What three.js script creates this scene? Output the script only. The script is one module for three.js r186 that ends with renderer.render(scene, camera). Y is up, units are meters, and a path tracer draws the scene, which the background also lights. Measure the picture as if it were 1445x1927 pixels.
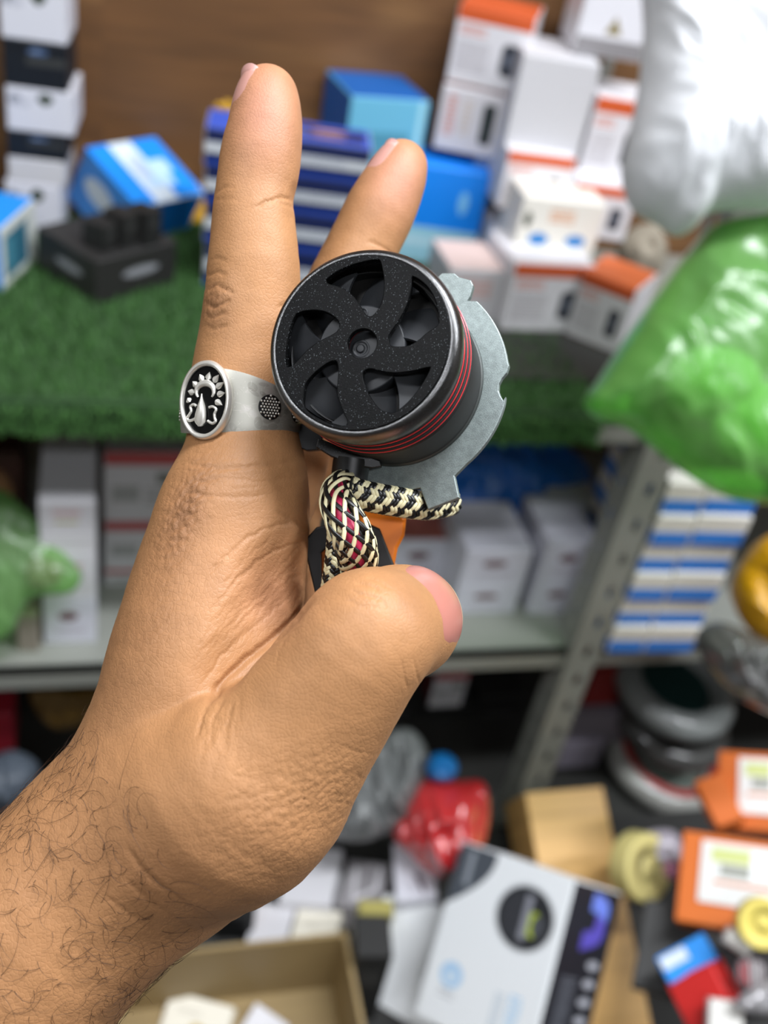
import * as THREE from 'three';
import { mergeGeometries } from 'three/addons/utils/BufferGeometryUtils.js';
import { ImprovedNoise } from 'three/addons/math/ImprovedNoise.js';
import { RectAreaLightUniformsLib } from 'three/addons/lights/RectAreaLightUniformsLib.js';

// ---------------------------------------------------------------- camera, lights, exposure
const V = (x, y, z) => new THREE.Vector3(x, y, z);
const scene = new THREE.Scene();
scene.background = new THREE.Color(0x050505);
const camera = new THREE.PerspectiveCamera(52, 1445 / 1927, 0.02, 30);
const EYE = V(0, 1.6, 0);
const RIGHT = V(0.966, 0.158, 0.205).normalize(), BACK = V(-0.259, 0.59, 0.765).normalize();
const UPV = BACK.clone().cross(RIGHT).normalize(); RIGHT.copy(UPV.clone().cross(BACK));
const CAMQ = new THREE.Quaternion().setFromRotationMatrix(new THREE.Matrix4().makeBasis(RIGHT, UPV, BACK));
camera.position.copy(EYE); camera.quaternion.copy(CAMQ);
camera.focus = 0.203; camera.userData.fStop = 12;
const renderer = new THREE.WebGLRenderer();
renderer.toneMapping = THREE.LinearToneMapping;
renderer.toneMappingExposure = 1.16;
renderer.shadowMap.enabled = true;
RectAreaLightUniformsLib.init();
// ceiling strip lamps: [x, z, length along x, width along z, intensity]
const LAMPS = [[0.62, -0.2, 1.2, 0.16, 76], [-1.1, 0.2, 1.2, 0.16, 26], [1.95, 0.15, 1.2, 0.16, 60], [0.1, 1.5, 1.2, 0.16, 30]];
const CEILING = 3.0;

// ---------------------------------------------------------------- small helpers
const FPX = 963.5 / Math.tan(THREE.MathUtils.degToRad(26));
const rnd = (seed => () => { seed = (seed + 0x6d2b79f5) | 0; let t = Math.imul(seed ^ (seed >>> 15), 1 | seed); t = (t + Math.imul(t ^ (t >>> 7), 61 | t)) ^ t; return ((t ^ (t >>> 14)) >>> 0) / 4294967296; })(77);
const rr = (a, b) => a + (b - a) * rnd();
const noise = new ImprovedNoise(), n3 = (x, y, z) => noise.noise(x + 31.7, y + 17.3, z + 9.1);
const smooth = (a, b, x) => { const t = Math.min(1, Math.max(0, (x - a) / (b - a))); return t * t * (3 - 2 * t); };
const lin = (r, g, b) => new THREE.Color().setStyle(`rgb(${r},${g},${b})`);
const taken = {};
const numbered = n => { const k = taken[n] = (taken[n] ?? -1) + 1; return k ? `${n}_${String(k).padStart(3, '0')}` : n; };
function mat(color, roughness = 0.6, more = {}) { return new THREE.MeshPhysicalMaterial({ color, roughness, ...more }); }
function tag(o, label, category, group, kind) {
  o.userData.label = label; if (category) o.userData.category = category;
  if (group) o.userData.group = group; if (kind) o.userData.kind = kind; return o;
}
function add(o, parent) { o.castShadow = o.receiveShadow = true; parent.add(o); return o; }
function part(name, geometry, material, parent, label) {
  const m = new THREE.Mesh(geometry, material); m.name = numbered(name);
  if (label) m.userData.label = label; return add(m, parent);
}
function thing(name, pos, quat) { const g = new THREE.Group(); g.name = numbered(name); g.position.copy(pos); if (quat) g.quaternion.copy(quat); scene.add(g); return g; }
function struct(name, geometry, material) { const m = new THREE.Mesh(geometry, material); m.name = name; m.userData.kind = 'structure'; return add(m, scene); }
const join = list => mergeGeometries(list.map(g => { const h = g.index ? g.toNonIndexed() : g; for (const k of Object.keys(h.attributes)) if (!['position', 'normal', 'uv'].includes(k)) h.deleteAttribute(k); return h; }));
// pixel helpers: a direction from the eye, and points on planes of the shop
const dirOf = (px, py) => V((px - 722.5) / FPX, -(py - 963.5) / FPX, -1).applyQuaternion(CAMQ);
const atD = (px, py, d) => dirOf(px, py).multiplyScalar(d).add(EYE);
const onY = (px, py, y) => { const r = dirOf(px, py); return r.multiplyScalar((y - EYE.y) / r.y).add(EYE); };
const onZ = (px, py, z) => { const r = dirOf(px, py); return r.multiplyScalar((z - EYE.z) / r.z).add(EYE); };
const toPix = p => { const q = p.clone().sub(EYE).applyQuaternion(CAMQ.clone().invert()); return [722.5 - q.x / q.z * FPX, 963.5 + q.y / q.z * FPX]; };

// textures
function dataTex(w, h, fn, srgb, rx = 1, ry = 1) {
  const a = new Uint8Array(w * h * 4);
  for (let y = 0; y < h; y++) for (let x = 0; x < w; x++) { const c = fn(x, y), o = (y * w + x) * 4; a[o] = c[0]; a[o + 1] = c[1]; a[o + 2] = c[2]; a[o + 3] = 255; }
  const t = new THREE.DataTexture(a, w, h); t.wrapS = t.wrapT = THREE.RepeatWrapping; t.magFilter = THREE.LinearFilter; t.minFilter = THREE.LinearMipmapLinearFilter; t.generateMipmaps = true;
  if (srgb) t.colorSpace = THREE.SRGBColorSpace; t.repeat.set(rx, ry); t.needsUpdate = true; return t;
}
function again(t, rx, ry) { const c = t.clone(); c.repeat.set(rx, ry); c.needsUpdate = true; return c; }
function canvasTex(w, h, draw) {
  const c = document.createElement('canvas'); c.width = w; c.height = h; const x = c.getContext('2d'); draw(x, w, h);
  const t = new THREE.CanvasTexture(c); t.colorSpace = THREE.SRGBColorSpace; return t;
}
// a closed sheet of some thickness over a grid: f(u, v) gives the front
function sheet(f, nu, nv, th, closeU = false) {
  const P = [], N = [], e = 1e-3;
  for (let j = 0; j <= nv; j++) for (let i = 0; i <= nu; i++) {
    const u = i / nu, v = j / nv, p = f(u, v);
    const u0 = closeU ? u - e : Math.max(0, u - e), u1 = closeU ? u + e : Math.min(1, u + e), v0 = Math.max(0, v - e), v1 = Math.min(1, v + e);
    const n = f(u1, v).sub(f(u0, v)).cross(f(u, v1).sub(f(u, v0))).normalize();
    P.push(p); N.push(n);
  }
  const pos = [], nor = [], uv = [], idx = [], W = nu + 1;
  P.forEach((p, k) => { pos.push(p.x, p.y, p.z); nor.push(N[k].x, N[k].y, N[k].z); uv.push((k % W) / nu, Math.floor(k / W) / nv); });
  const B = P.length;
  P.forEach((p, k) => { const t = typeof th === 'function' ? th((k % W) / nu, Math.floor(k / W) / nv) : th; pos.push(p.x - N[k].x * t, p.y - N[k].y * t, p.z - N[k].z * t); nor.push(-N[k].x, -N[k].y, -N[k].z); uv.push((k % W) / nu, Math.floor(k / W) / nv); });
  const q = (a, b, c, d) => idx.push(a, b, c, a, c, d);
  for (let j = 0; j < nv; j++) for (let i = 0; i < nu; i++) { const a = j * W + i; q(a, a + 1, a + W + 1, a + W); q(B + a, B + a + W, B + a + W + 1, B + a + 1); }
  const side = (a, b) => { const o = pos.length / 3; for (const k of [a, b, b + B, a + B]) { pos.push(pos[k * 3], pos[k * 3 + 1], pos[k * 3 + 2]); uv.push(0, 0); nor.push(0, 0, 0); }
    const A = V(...pos.slice(o * 3, o * 3 + 3)), n = V(...pos.slice(o * 3 + 3, o * 3 + 6)).sub(A).cross(V(...pos.slice(o * 3 + 9, o * 3 + 12)).sub(A)).normalize().negate();
    for (let k = 0; k < 4; k++) { nor[(o + k) * 3] = n.x; nor[(o + k) * 3 + 1] = n.y; nor[(o + k) * 3 + 2] = n.z; }
    q(o, o + 3, o + 2, o + 1); };
  for (let i = 0; i < nu; i++) { side(i, i + 1); side(nv * W + i + 1, nv * W + i); }
  if (!closeU) for (let j = 0; j < nv; j++) { side((j + 1) * W, j * W); side(j * W + nu, (j + 1) * W + nu); }
  const g = new THREE.BufferGeometry();
  g.setAttribute('position', new THREE.Float32BufferAttribute(pos, 3)); g.setAttribute('normal', new THREE.Float32BufferAttribute(nor, 3)); g.setAttribute('uv', new THREE.Float32BufferAttribute(uv, 2)); g.setIndex(idx); return g;
}
// sweep of an oval section along points; rad(i, t) -> [half width along nrm, half width along bin]
function sweep(pts, rad, sides = 8, hint = V(0, 0, 1), caps = true) {
  const n = pts.length, pos = [], nor = [], uv = [], idx = [];
  for (let i = 0; i < n; i++) {
    const t = pts[Math.min(n - 1, i + 1)].clone().sub(pts[Math.max(0, i - 1)]).normalize();
    const h = typeof hint === 'function' ? hint(i) : hint;
    const a = h.clone().cross(t).normalize(), b = t.clone().cross(a).normalize(), [ra, rb] = rad(i, i / (n - 1));
    for (let k = 0; k <= sides; k++) { const w = k / sides * Math.PI * 2, c = Math.cos(w), s = Math.sin(w);
      const p = pts[i].clone().addScaledVector(a, ra * c).addScaledVector(b, rb * s), q = a.clone().multiplyScalar(c / ra).addScaledVector(b, s / rb).normalize();
      pos.push(p.x, p.y, p.z); nor.push(q.x, q.y, q.z); uv.push(k / sides, i / (n - 1)); }
  }
  const W = sides + 1;
  for (let i = 0; i < n - 1; i++) for (let k = 0; k < sides; k++) { const a = i * W + k; idx.push(a, a + 1, a + W + 1, a, a + W + 1, a + W); }
  if (caps) for (const e of [0, n - 1]) { const o = pos.length / 3, t = pts[e ? n - 1 : 1].clone().sub(pts[e ? n - 2 : 0]).normalize().multiplyScalar(e ? 1 : -1);
    pos.push(pts[e].x, pts[e].y, pts[e].z); nor.push(t.x, t.y, t.z); uv.push(0, 0);
    for (let k = 0; k <= sides; k++) { const s = (e * W + k) * 3; pos.push(pos[s], pos[s + 1], pos[s + 2]); nor.push(t.x, t.y, t.z); uv.push(0, 0); }
    for (let k = 0; k < sides; k++) e ? idx.push(o, o + 1 + k, o + 2 + k) : idx.push(o, o + 2 + k, o + 1 + k); }
  const g = new THREE.BufferGeometry();
  g.setAttribute('position', new THREE.Float32BufferAttribute(pos, 3)); g.setAttribute('normal', new THREE.Float32BufferAttribute(nor, 3)); g.setAttribute('uv', new THREE.Float32BufferAttribute(uv, 2)); g.setIndex(idx); return g;
}
const spline = (pts, n) => new THREE.CatmullRomCurve3(pts, false, 'centripetal').getPoints(n);
// ---------------------------------------------------------------- the shop: room shell and lamps
const WALLM = mat(lin(120, 117, 110), 0.85), TURF_Y = 1.076, SHELF_Y = 0.731, FRONT_Z = -0.85, WALL_Z = -1.3, BENCH_Y = 0.4;
const woodTex = dataTex(512, 512, (x, y) => {
  const g = n3(x / 90, y / 7, 3) * 0.5 + n3(x / 40, y / 2.5, 8) * 0.3 + n3(x / 140, y / 40, 1) * 0.5, k = 1 + g * 0.2;
  const t = smooth(.1, .5, n3(x / 120 + 4, y / 50, 12)); return [(106 + 24 * t) * k, (72 + 22 * t) * k, (40 + 16 * t) * k];
}, true, 1, 1);
const boxOf = (x0, x1, y0, y1, z0, z1) => { const g = new THREE.BoxGeometry(x1 - x0, y1 - y0, z1 - z0); g.translate((x0 + x1) / 2, (y0 + y1) / 2, (z0 + z1) / 2); return g; };
struct('floor', boxOf(-2.6, 2.9, -0.1, 0, -1.5, 3), mat(lin(74, 70, 66), 0.6));
struct('ceiling', boxOf(-2.6, 2.9, CEILING, CEILING + 0.1, -1.5, 3), WALLM);
struct('wall_left', boxOf(-2.6, -2.5, 0, CEILING, -1.5, 3), mat(lin(206, 204, 196), 0.85));
struct('wall_right', boxOf(2.8, 2.9, 0, CEILING, -1.5, 3), WALLM);
struct('wall_front', boxOf(-2.5, 2.8, 0, CEILING, 2.9, 3), WALLM);
const woodG = boxOf(-2.5, 2.8, 0, CEILING, -1.4, WALL_Z); { const p = woodG.attributes.position, u = woodG.attributes.uv; for (let i = 0; i < p.count; i++) u.setXY(i, p.getX(i) / .7, p.getY(i) / .7); }
struct('wall_back', woodG, new THREE.MeshStandardMaterial({ map: woodTex, roughness: .6 }));
for (const [x, z, w, d, I] of LAMPS) {
  const t = thing('strip_lamp', V(x, CEILING - 0.06, z));
  tag(t, ['white ceiling strip lamp over the counter shelves', 'white ceiling strip lamp over the left end of the shelves', 'white ceiling strip lamp over the right hand bay', 'white ceiling strip lamp behind the photographer'][LAMPS.findIndex(l => l[0] === x)], 'lamp');
  part('housing', boxOf(-w / 2 - 0.03, w / 2 + 0.03, 0.01, 0.06, -d / 2 - 0.01, d / 2 + 0.01), mat(0xe8e8e8, 0.5), t);
  part('diffuser', boxOf(-w / 2, w / 2, -0.012, 0.01, -d / 2, d / 2), new THREE.MeshStandardMaterial({ color: 0xffffff, emissive: 0xf4f8ff, emissiveIntensity: 3 }), t);
  const l = new THREE.RectAreaLight(0xf6f9ff, I, w, d); l.position.set(x, CEILING - 0.075, z); l.lookAt(x, 0, z); scene.add(l);
}
// ---------------------------------------------------------------- the hand (own frame in millimetres, x right, y up, z to the viewer)
const D0 = 0.21, HAND_AT = V(0, 0, -D0).applyQuaternion(CAMQ).add(EYE);
const hp = (px, py, d) => V((px - 722.5) / FPX * d * 1000, -(py - 963.5) / FPX * d * 1000, (D0 - d) * 1000);
const toPx = (x, y, z) => { const d = D0 * 1000 - z; return [722.5 + x / d * FPX, 963.5 - y / d * FPX]; };
// chains of [px, py, depth, half width in px]
const CH = {
  index: [[503, 180, .225, 56], [502, 205, .2245, 63], [499, 240, .224, 69], [490, 300, .2235, 75], [480, 365, .223, 73], [477, 420, .2225, 77], [478, 500, .222, 85], [475, 560, .222, 88], [468, 640, .222, 93], [461, 705, .222, 98], [457, 770, .222, 102], [460, 850, .2215, 109], [454, 905, .22, 124], [442, 965, .219, 140], [424, 1050, .218, 154], [405, 1140, .216, 166], [393, 1250, .214, 188], [364, 1374, .213, 194], [306, 1506, .213, 198], [215, 1615, .213, 207], [105, 1730, .212, 212], [-40, 1890, .212, 222], [-190, 2060, .212, 236]],
  palm2: [[470, 960, .243, 112], [440, 1080, .243, 140], [405, 1250, .243, 165], [330, 1440, .238, 185], [228, 1610, .236, 192], [110, 1735, .236, 198], [-40, 1895, .238, 206], [-190, 2065, .24, 218]],
  palm3: [[505, 1010, .262, 95], [455, 1120, .264, 120], [420, 1280, .264, 145], [340, 1450, .258, 165], [240, 1610, .252, 172], [110, 1740, .256, 180], [-180, 2070, .26, 190]],
  palm4: [[530, 1110, .278, 82], [480, 1200, .28, 100], [440, 1320, .28, 125], [360, 1470, .272, 140]],
  middle: [[755, 312, .252, 48], [746, 334, .2515, 55], [731, 365, .251, 61], [711, 405, .2505, 66], [682, 465, .25, 66], [650, 535, .249, 70], [606, 640, .248, 76], [560, 770, .247, 84], [505, 920, .245, 96]],
  ring: [[500, 990, .264, 88], [560, 900, .266, 74], [620, 825, .266, 66], [690, 800, .262, 62], [735, 850, .252, 58], [730, 905, .246, 52]],
  pinky: [[530, 1110, .28, 76], [620, 1080, .284, 62], [690, 1085, .28, 56], [725, 1140, .266, 52], [715, 1185, .256, 46]],
  thumb: [[330, 1580, .208, 170], [440, 1490, .201, 206], [505, 1430, .198, 178], [560, 1368, .196, 158], [606, 1310, .194, 146], [645, 1258, .192, 136], [676, 1215, .191, 130], [697, 1193, .1915, 120]],
  thumbtip: [[697, 1193, .1915, 118], [722, 1183, .196, 112], [744, 1175, .201, 110], [760, 1170, .2055, 106], [766, 1169, .209, 97]],
};
const CHAINS = {};
for (const [k, list] of Object.entries(CH)) {
  const p = list.map(([x, y, d]) => hp(x, y, d)), r = list.map(([, , d, w]) => w * d / FPX * 1000), out = [], sub = 3;
  const c = new THREE.CatmullRomCurve3(p, false, 'catmullrom', 0.5), rc = new THREE.CatmullRomCurve3(r.map((v, i) => V(i, v, 0)), false, 'catmullrom', 0.5), M = (list.length - 1) * sub;
  for (let i = 0; i <= M; i++) { const q = c.getPoint(i / M); out.push([q.x, q.y, q.z, rc.getPoint(i / M).y]); }
  CHAINS[k] = out;
}
const smin = (a, b, k) => { const h = Math.max(k - Math.abs(a - b), 0) / k; return Math.min(a, b) - h * h * k * 0.25; };
const segs = [];   // [chain, ax, ay, az, ra, dx, dy, dz, dr, 1/len2]
const ORDER = ['index', 'palm2', 'palm3', 'palm4', 'middle', 'ring', 'pinky', 'thumb', 'thumbtip'];
ORDER.forEach((k, c) => { const L = CHAINS[k]; for (let i = 0; i < L.length - 1; i++) { const [x, y, z, r] = L[i], [X, Y, Z, R] = L[i + 1], l = (X - x) ** 2 + (Y - y) ** 2 + (Z - z) ** 2; segs.push([c, x, y, z, r, X - x, Y - y, Z - z, R - r, 1 / Math.max(l, 1e-9)]); } });
const segD = (s, x, y, z) => { const px = x - s[1], py = y - s[2], pz = z - s[3]; let t = (px * s[5] + py * s[6] + pz * s[7]) * s[9]; t = t < 0 ? 0 : t > 1 ? 1 : t; const a = px - t * s[5], b = py - t * s[6], c = pz - t * s[7]; return Math.sqrt(a * a + b * b + c * c) - s[4] - t * s[8]; };
const cd = new Float64Array(ORDER.length);
// hollows and swellings: [px, py, depth, radius mm, amount mm]
const BUMPS = [[350, 935, .209, 13, .9], [408, 565, .214, 8, .7], [425, 960, .2, 22, 0.4], [335, 1745, .196, 16, -1.6], [100, 1470, .205, 22, .6], [560, 1010, .205, 14, .4], [700, 1120, .182, 10, .5], [560, 372, .222, 4, -.7], [655, 1445, .198, 5, -.6], [556, 1125, .203, 15, -4.6], [490, 1205, .199, 12, -3.6], [430, 1270, .195, 9, -2.0]].map(([x, y, d, r, a]) => [...hp(x, y, d).toArray(), r, a]);
function handD(x, y, z, list) {
  cd.fill(1e9);
  for (const s of list || segs) { const d = segD(s, x, y, z), c = s[0]; cd[c] = cd[c] > 1e8 ? d : smin(cd[c], d, 0.5); }
  let d = smin(cd[0], cd[1], 5); d = smin(d, cd[2], 6); d = smin(d, cd[3], 6);
  d = smin(d, cd[4], 1.6); d = smin(d, cd[5], 2); d = smin(d, cd[6], 2);
  const t = smin(cd[7], cd[8], 2.5); d = smin(d, t, y > -35 ? .9 : y < -49 ? 11 : .9 + 10.1 * (-35 - y) / 14);
  for (const b of BUMPS) { const q = ((x - b[0]) ** 2 + (y - b[1]) ** 2 + (z - b[2]) ** 2) / (b[3] * b[3]); if (q < 1) d -= b[4] * (1 - q) * (1 - q); }
  return d;
}
// surface nets over blocks of cells
function netMesh(lo, hi, h) {
  const B = 8, nb = [0, 1, 2].map(k => Math.ceil((hi[k] - lo[k]) / h / B)), nx = nb[0] * B + 1, ny = nb[1] * B + 1, nz = nb[2] * B + 1;
  const F = new Float32Array(nx * ny * nz).fill(1), at = (i, j, k) => (k * ny + j) * nx + i, act = [], reach = h * B * 0.87;
  for (let c = 0; c < nb[2]; c++) for (let b = 0; b < nb[1]; b++) for (let a = 0; a < nb[0]; a++) {
    const x = lo[0] + (a + .5) * B * h, y = lo[1] + (b + .5) * B * h, z = lo[2] + (c + .5) * B * h;
    const ds = segs.map(s => segD(s, x, y, z)), m = Math.min(...ds);
    if (m > reach + 6 || m < -reach - 6) { if (m < 0) for (let k = 0; k <= B; k++) for (let j = 0; j <= B; j++) for (let i = 0; i <= B; i++) { const q = at(a * B + i, b * B + j, c * B + k); if (F[q] === 1) F[q] = -1; } continue; }
    const near = segs.filter((s, i) => ds[i] < m + 2 * reach + 7); act.push([a, b, c]);
    for (let k = 0; k <= B; k++) for (let j = 0; j <= B; j++) for (let i = 0; i <= B; i++) F[at(a * B + i, b * B + j, c * B + k)] = handD(lo[0] + (a * B + i) * h, lo[1] + (b * B + j) * h, lo[2] + (c * B + k) * h, near);
  }
  const id = new Int32Array(nx * ny * nz).fill(-1), P = [];
  const C = [0, 1, nx, nx + 1, nx * ny, nx * ny + 1, nx * ny + nx, nx * ny + nx + 1], E = [[0, 1], [2, 3], [4, 5], [6, 7], [0, 2], [1, 3], [4, 6], [5, 7], [0, 4], [1, 5], [2, 6], [3, 7]];
  for (const [a, b, c] of act) for (let k = c * B; k < c * B + B; k++) for (let j = b * B; j < b * B + B; j++) for (let i = a * B; i < a * B + B; i++) {
    const o = at(i, j, k); let m = 0; for (let q = 0; q < 8; q++) if (F[o + C[q]] < 0) m |= 1 << q;
    if (m === 0 || m === 255) continue;
    let x = 0, y = 0, z = 0, n = 0;
    for (const [p, q] of E) { if ((m >> p & 1) === (m >> q & 1)) continue; const f = F[o + C[p]], g = F[o + C[q]], t = f / (f - g); x += (p & 1) + t * ((q & 1) - (p & 1)); y += (p >> 1 & 1) + t * ((q >> 1 & 1) - (p >> 1 & 1)); z += (p >> 2) + t * ((q >> 2) - (p >> 2)); n++; }
    id[o] = P.length / 3; P.push(lo[0] + (i + x / n) * h, lo[1] + (j + y / n) * h, lo[2] + (k + z / n) * h);
  }
  const I = [], st = [1, nx, nx * ny];
  for (const [a, b, c] of act) for (let k = c * B; k < c * B + B; k++) for (let j = b * B; j < b * B + B; j++) for (let i = a * B; i < a * B + B; i++) {
    const o = at(i, j, k);
    for (let e = 0; e < 3; e++) { const f = F[o], g = F[o + st[e]]; if ((f < 0) === (g < 0)) continue; const u = st[(e + 1) % 3], v = st[(e + 2) % 3];
      if ([i, j, k][(e + 1) % 3] === 0 || [i, j, k][(e + 2) % 3] === 0) continue;
      const A = id[o - u - v], Bq = id[o - v], Cq = id[o], D = id[o - u]; if (A < 0 || Bq < 0 || Cq < 0 || D < 0) continue;
      f < 0 ? I.push(A, Bq, Cq, A, Cq, D) : I.push(A, Cq, Bq, A, D, Cq); }
  }
  return [P, I];
}
const gradD = (x, y, z) => { const e = 0.25, n = V(handD(x + e, y, z) - handD(x - e, y, z), handD(x, y + e, z) - handD(x, y - e, z), handD(x, y, z + e) - handD(x, y, z - e)); return n.normalize(); };
// cellular noise: distance to the nearest and second nearest seed
const hash = (i, j, k, s) => { let t = Math.imul(i, 374761393) ^ Math.imul(j, 668265263) ^ Math.imul(k, 2147483647 - 61) ^ Math.imul(s, 1274126177); t = Math.imul(t ^ (t >>> 13), 1274126177); return ((t ^ (t >>> 16)) >>> 0) / 4294967296; };
function cells(x, y, z) {
  const i = Math.floor(x), j = Math.floor(y), k = Math.floor(z); let a = 9, b = 9;
  for (let c = -1; c <= 1; c++) for (let d = -1; d <= 1; d++) for (let e = -1; e <= 1; e++) {
    const X = i + c + hash(i + c, j + d, k + e, 1) - x, Y = j + d + hash(i + c, j + d, k + e, 2) - y, Z = k + e + hash(i + c, j + d, k + e, 3) - z, q = Math.sqrt(X * X + Y * Y + Z * Z);
    if (q < a) { b = a; a = q; } else if (q < b) b = q;
  }
  return b - a;
}
// creases: [depth mm, half width mm, points in px]
const DEG = Math.PI / 180;
const CREASES = [
  [.42, .75, [[551, 377], [530, 372], [505, 378], [480, 392]]], [.2, .6, [[556, 392], [530, 384], [500, 372]]], [.18, .5, [[405, 362], [425, 352], [445, 356]]], [.16, .45, [[404, 378], [430, 374], [455, 380]]],
  [.4, .7, [[390, 545], [405, 535], [425, 545], [440, 552]]], [.42, .7, [[386, 568], [402, 577], [418, 570], [432, 560]]], [.35, .6, [[384, 590], [400, 598], [425, 588]]], [.32, .6, [[388, 520], [405, 512], [425, 517]]], [.25, .5, [[390, 490], [410, 485], [425, 492]]], [.26, .55, [[380, 610], [405, 618], [430, 610]]],
  [.3, .8, [[520, 580], [545, 570], [562, 556]]],
  [.3, .9, [[345, 870], [400, 880], [470, 878], [560, 868]]], [.22, .8, [[360, 905], [420, 900], [500, 905], [575, 895]]], [.22, .8, [[340, 925], [420, 935], [520, 930]]],
  [.32, .7, [[585, 1010], [560, 985], [520, 990], [470, 1010], [420, 1050], [380, 1095]]], [.3, .7, [[588, 1000], [565, 1020], [520, 1035], [470, 1070], [420, 1115]]], [.28, .7, [[520, 960], [545, 975], [570, 990]]], [.28, .8, [[500, 1045], [440, 1100], [400, 1150]]],
  [.2, .6, [[540, 1080], [480, 1130], [420, 1190], [360, 1245]]], [.24, .6, [[560, 1110], [500, 1160], [440, 1215], [385, 1270]]], [.2, .6, [[520, 1115], [460, 1165], [400, 1225]]], [.25, .7, [[470, 1180], [420, 1230], [380, 1290]]],
  [1.2, 1.5, [[588, 1128], [530, 1188], [470, 1236], [420, 1283], [386, 1330]]], [.4, .8, [[400, 1300], [380, 1345], [372, 1390]]], [.28, .7, [[420, 1310], [400, 1360], [395, 1410]]], [.25, .7, [[440, 1320], [425, 1370], [422, 1420]]],
  [.3, .7, [[668, 1095], [690, 1100], [715, 1110]]], [.25, .6, [[660, 1112], [690, 1120], [720, 1128]]], [.25, .6, [[690, 1085], [715, 1095], [735, 1108]]], [.2, .6, [[655, 1130], [685, 1142], [715, 1140]]], [.25, .5, [[700, 1135], [715, 1125], [725, 1140], [712, 1148]]],
  [.2, .5, [[768, 1300], [760, 1270], [755, 1240]]], [.18, .5, [[790, 1290], [782, 1260], [776, 1230]]], [.16, .5, [[700, 1420], [670, 1415], [640, 1400]]],
  [.4, 1.3, [[395, 1735], [330, 1690], [270, 1640], [235, 1590]]], [.3, 1.2, [[370, 1755], [300, 1710], [230, 1650]]], [.22, 1.0, [[340, 1785], [270, 1740], [190, 1680]]],
  [.3, .6, [[740, 480], [715, 462], [690, 455]]],
];
// finer lines: across the palm side, round the thumb web and down the thenar
{
  const g = (seed => () => { seed = (seed * 16807) % 2147483647; return seed / 2147483647; })(911), r2 = (a, b) => a + (b - a) * g();
  for (let i = 0; i < 30; i++) { const x = r2(400, 580), y = r2(985, 1215), L = r2(40, 105), a = r2(38, 56) * DEG, b = r2(-8, 8); CREASES.push([r2(.08, .2), r2(.32, .5), [[x + L * Math.cos(a), y - L * Math.sin(a)], [x + b, y + b], [x - L * Math.cos(a + .1), y + L * Math.sin(a + .1)]]]); }
  for (let i = 0; i < 16; i++) { const x = r2(385, 470), y = r2(1335, 1420), L = r2(35, 75), a = r2(80, 108) * DEG; CREASES.push([r2(.08, .18), r2(.3, .5), [[x + L * Math.cos(a) * .8, y - L * Math.sin(a) * .6], [x, y], [x - L * .2, y + L]]]); }
  for (let i = 0; i < 34; i++) { const x = r2(440, 660), y = r2(1420, 1590), L = r2(20, 50), a = r2(-35, 25) * DEG; CREASES.push([r2(.06, .16), r2(.32, .5), [[x - L * Math.cos(a), y - L * Math.sin(a)], [x + r2(-6, 6), y + r2(-6, 6)], [x + L * Math.cos(a), y + L * Math.sin(a)]]]); }
  for (let i = 0; i < 22; i++) { const x = r2(350, 560), y = r2(862, 985), L = r2(20, 60), a = r2(-12, 10) * DEG; CREASES.push([r2(.06, .14), r2(.3, .45), [[x - L * Math.cos(a), y - L * Math.sin(a)], [x, y + r2(-5, 5)], [x + L * Math.cos(a), y + L * Math.sin(a)]]]); }
}
const CR = CREASES.map(([dep, w, pts]) => { const s = new THREE.CatmullRomCurve3(pts.map(p => V(p[0], p[1], 0))).getPoints(pts.length * 4); return { dep: dep * .72, w: w * 6.6, s, box: [Math.min(...s.map(p => p.x)) - 30, Math.max(...s.map(p => p.x)) + 30, Math.min(...s.map(p => p.y)) - 30, Math.max(...s.map(p => p.y)) + 30] }; });
function crease(px, py) {
  let d = 0;
  for (const c of CR) { if (px < c.box[0] || px > c.box[1] || py < c.box[2] || py > c.box[3]) continue;
    let m = 1e9, mt = 0; const wob = n3(px * .06, py * .06, 5) * Math.min(4, 1.4 / c.dep); for (let i = 0; i < c.s.length - 1; i++) { const a = c.s[i], b = c.s[i + 1], X = b.x - a.x, Y = b.y - a.y; let t = ((px - a.x) * X + (py - a.y) * Y) / (X * X + Y * Y); t = t < 0 ? 0 : t > 1 ? 1 : t; const q = Math.hypot(px - a.x - t * X + wob, py - a.y - t * Y + wob); if (q < m) { m = q; mt = (i + t) / (c.s.length - 1); } }
    d = Math.max(d, c.dep * Math.exp(-m * m / (c.w * c.w) * 2.2) * Math.min(1, 6 * Math.min(mt, 1 - mt) + .15)); }
  return d;
}
const spot = (px, py, x, y, rx, ry, a = 0) => { const c = Math.cos(a), s = Math.sin(a), X = ((px - x) * c + (py - y) * s) / rx, Y = (-(px - x) * s + (py - y) * c) / ry; return Math.exp(-(X * X + Y * Y)); };
{
  const lo = [-130, -150, -88], hi = [42, 96, 36];
  var [HP, HI] = netMesh(lo, hi, 0.42);
}
const HN = new Float32Array(HP.length), HC = new Float32Array(HP.length);
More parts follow.
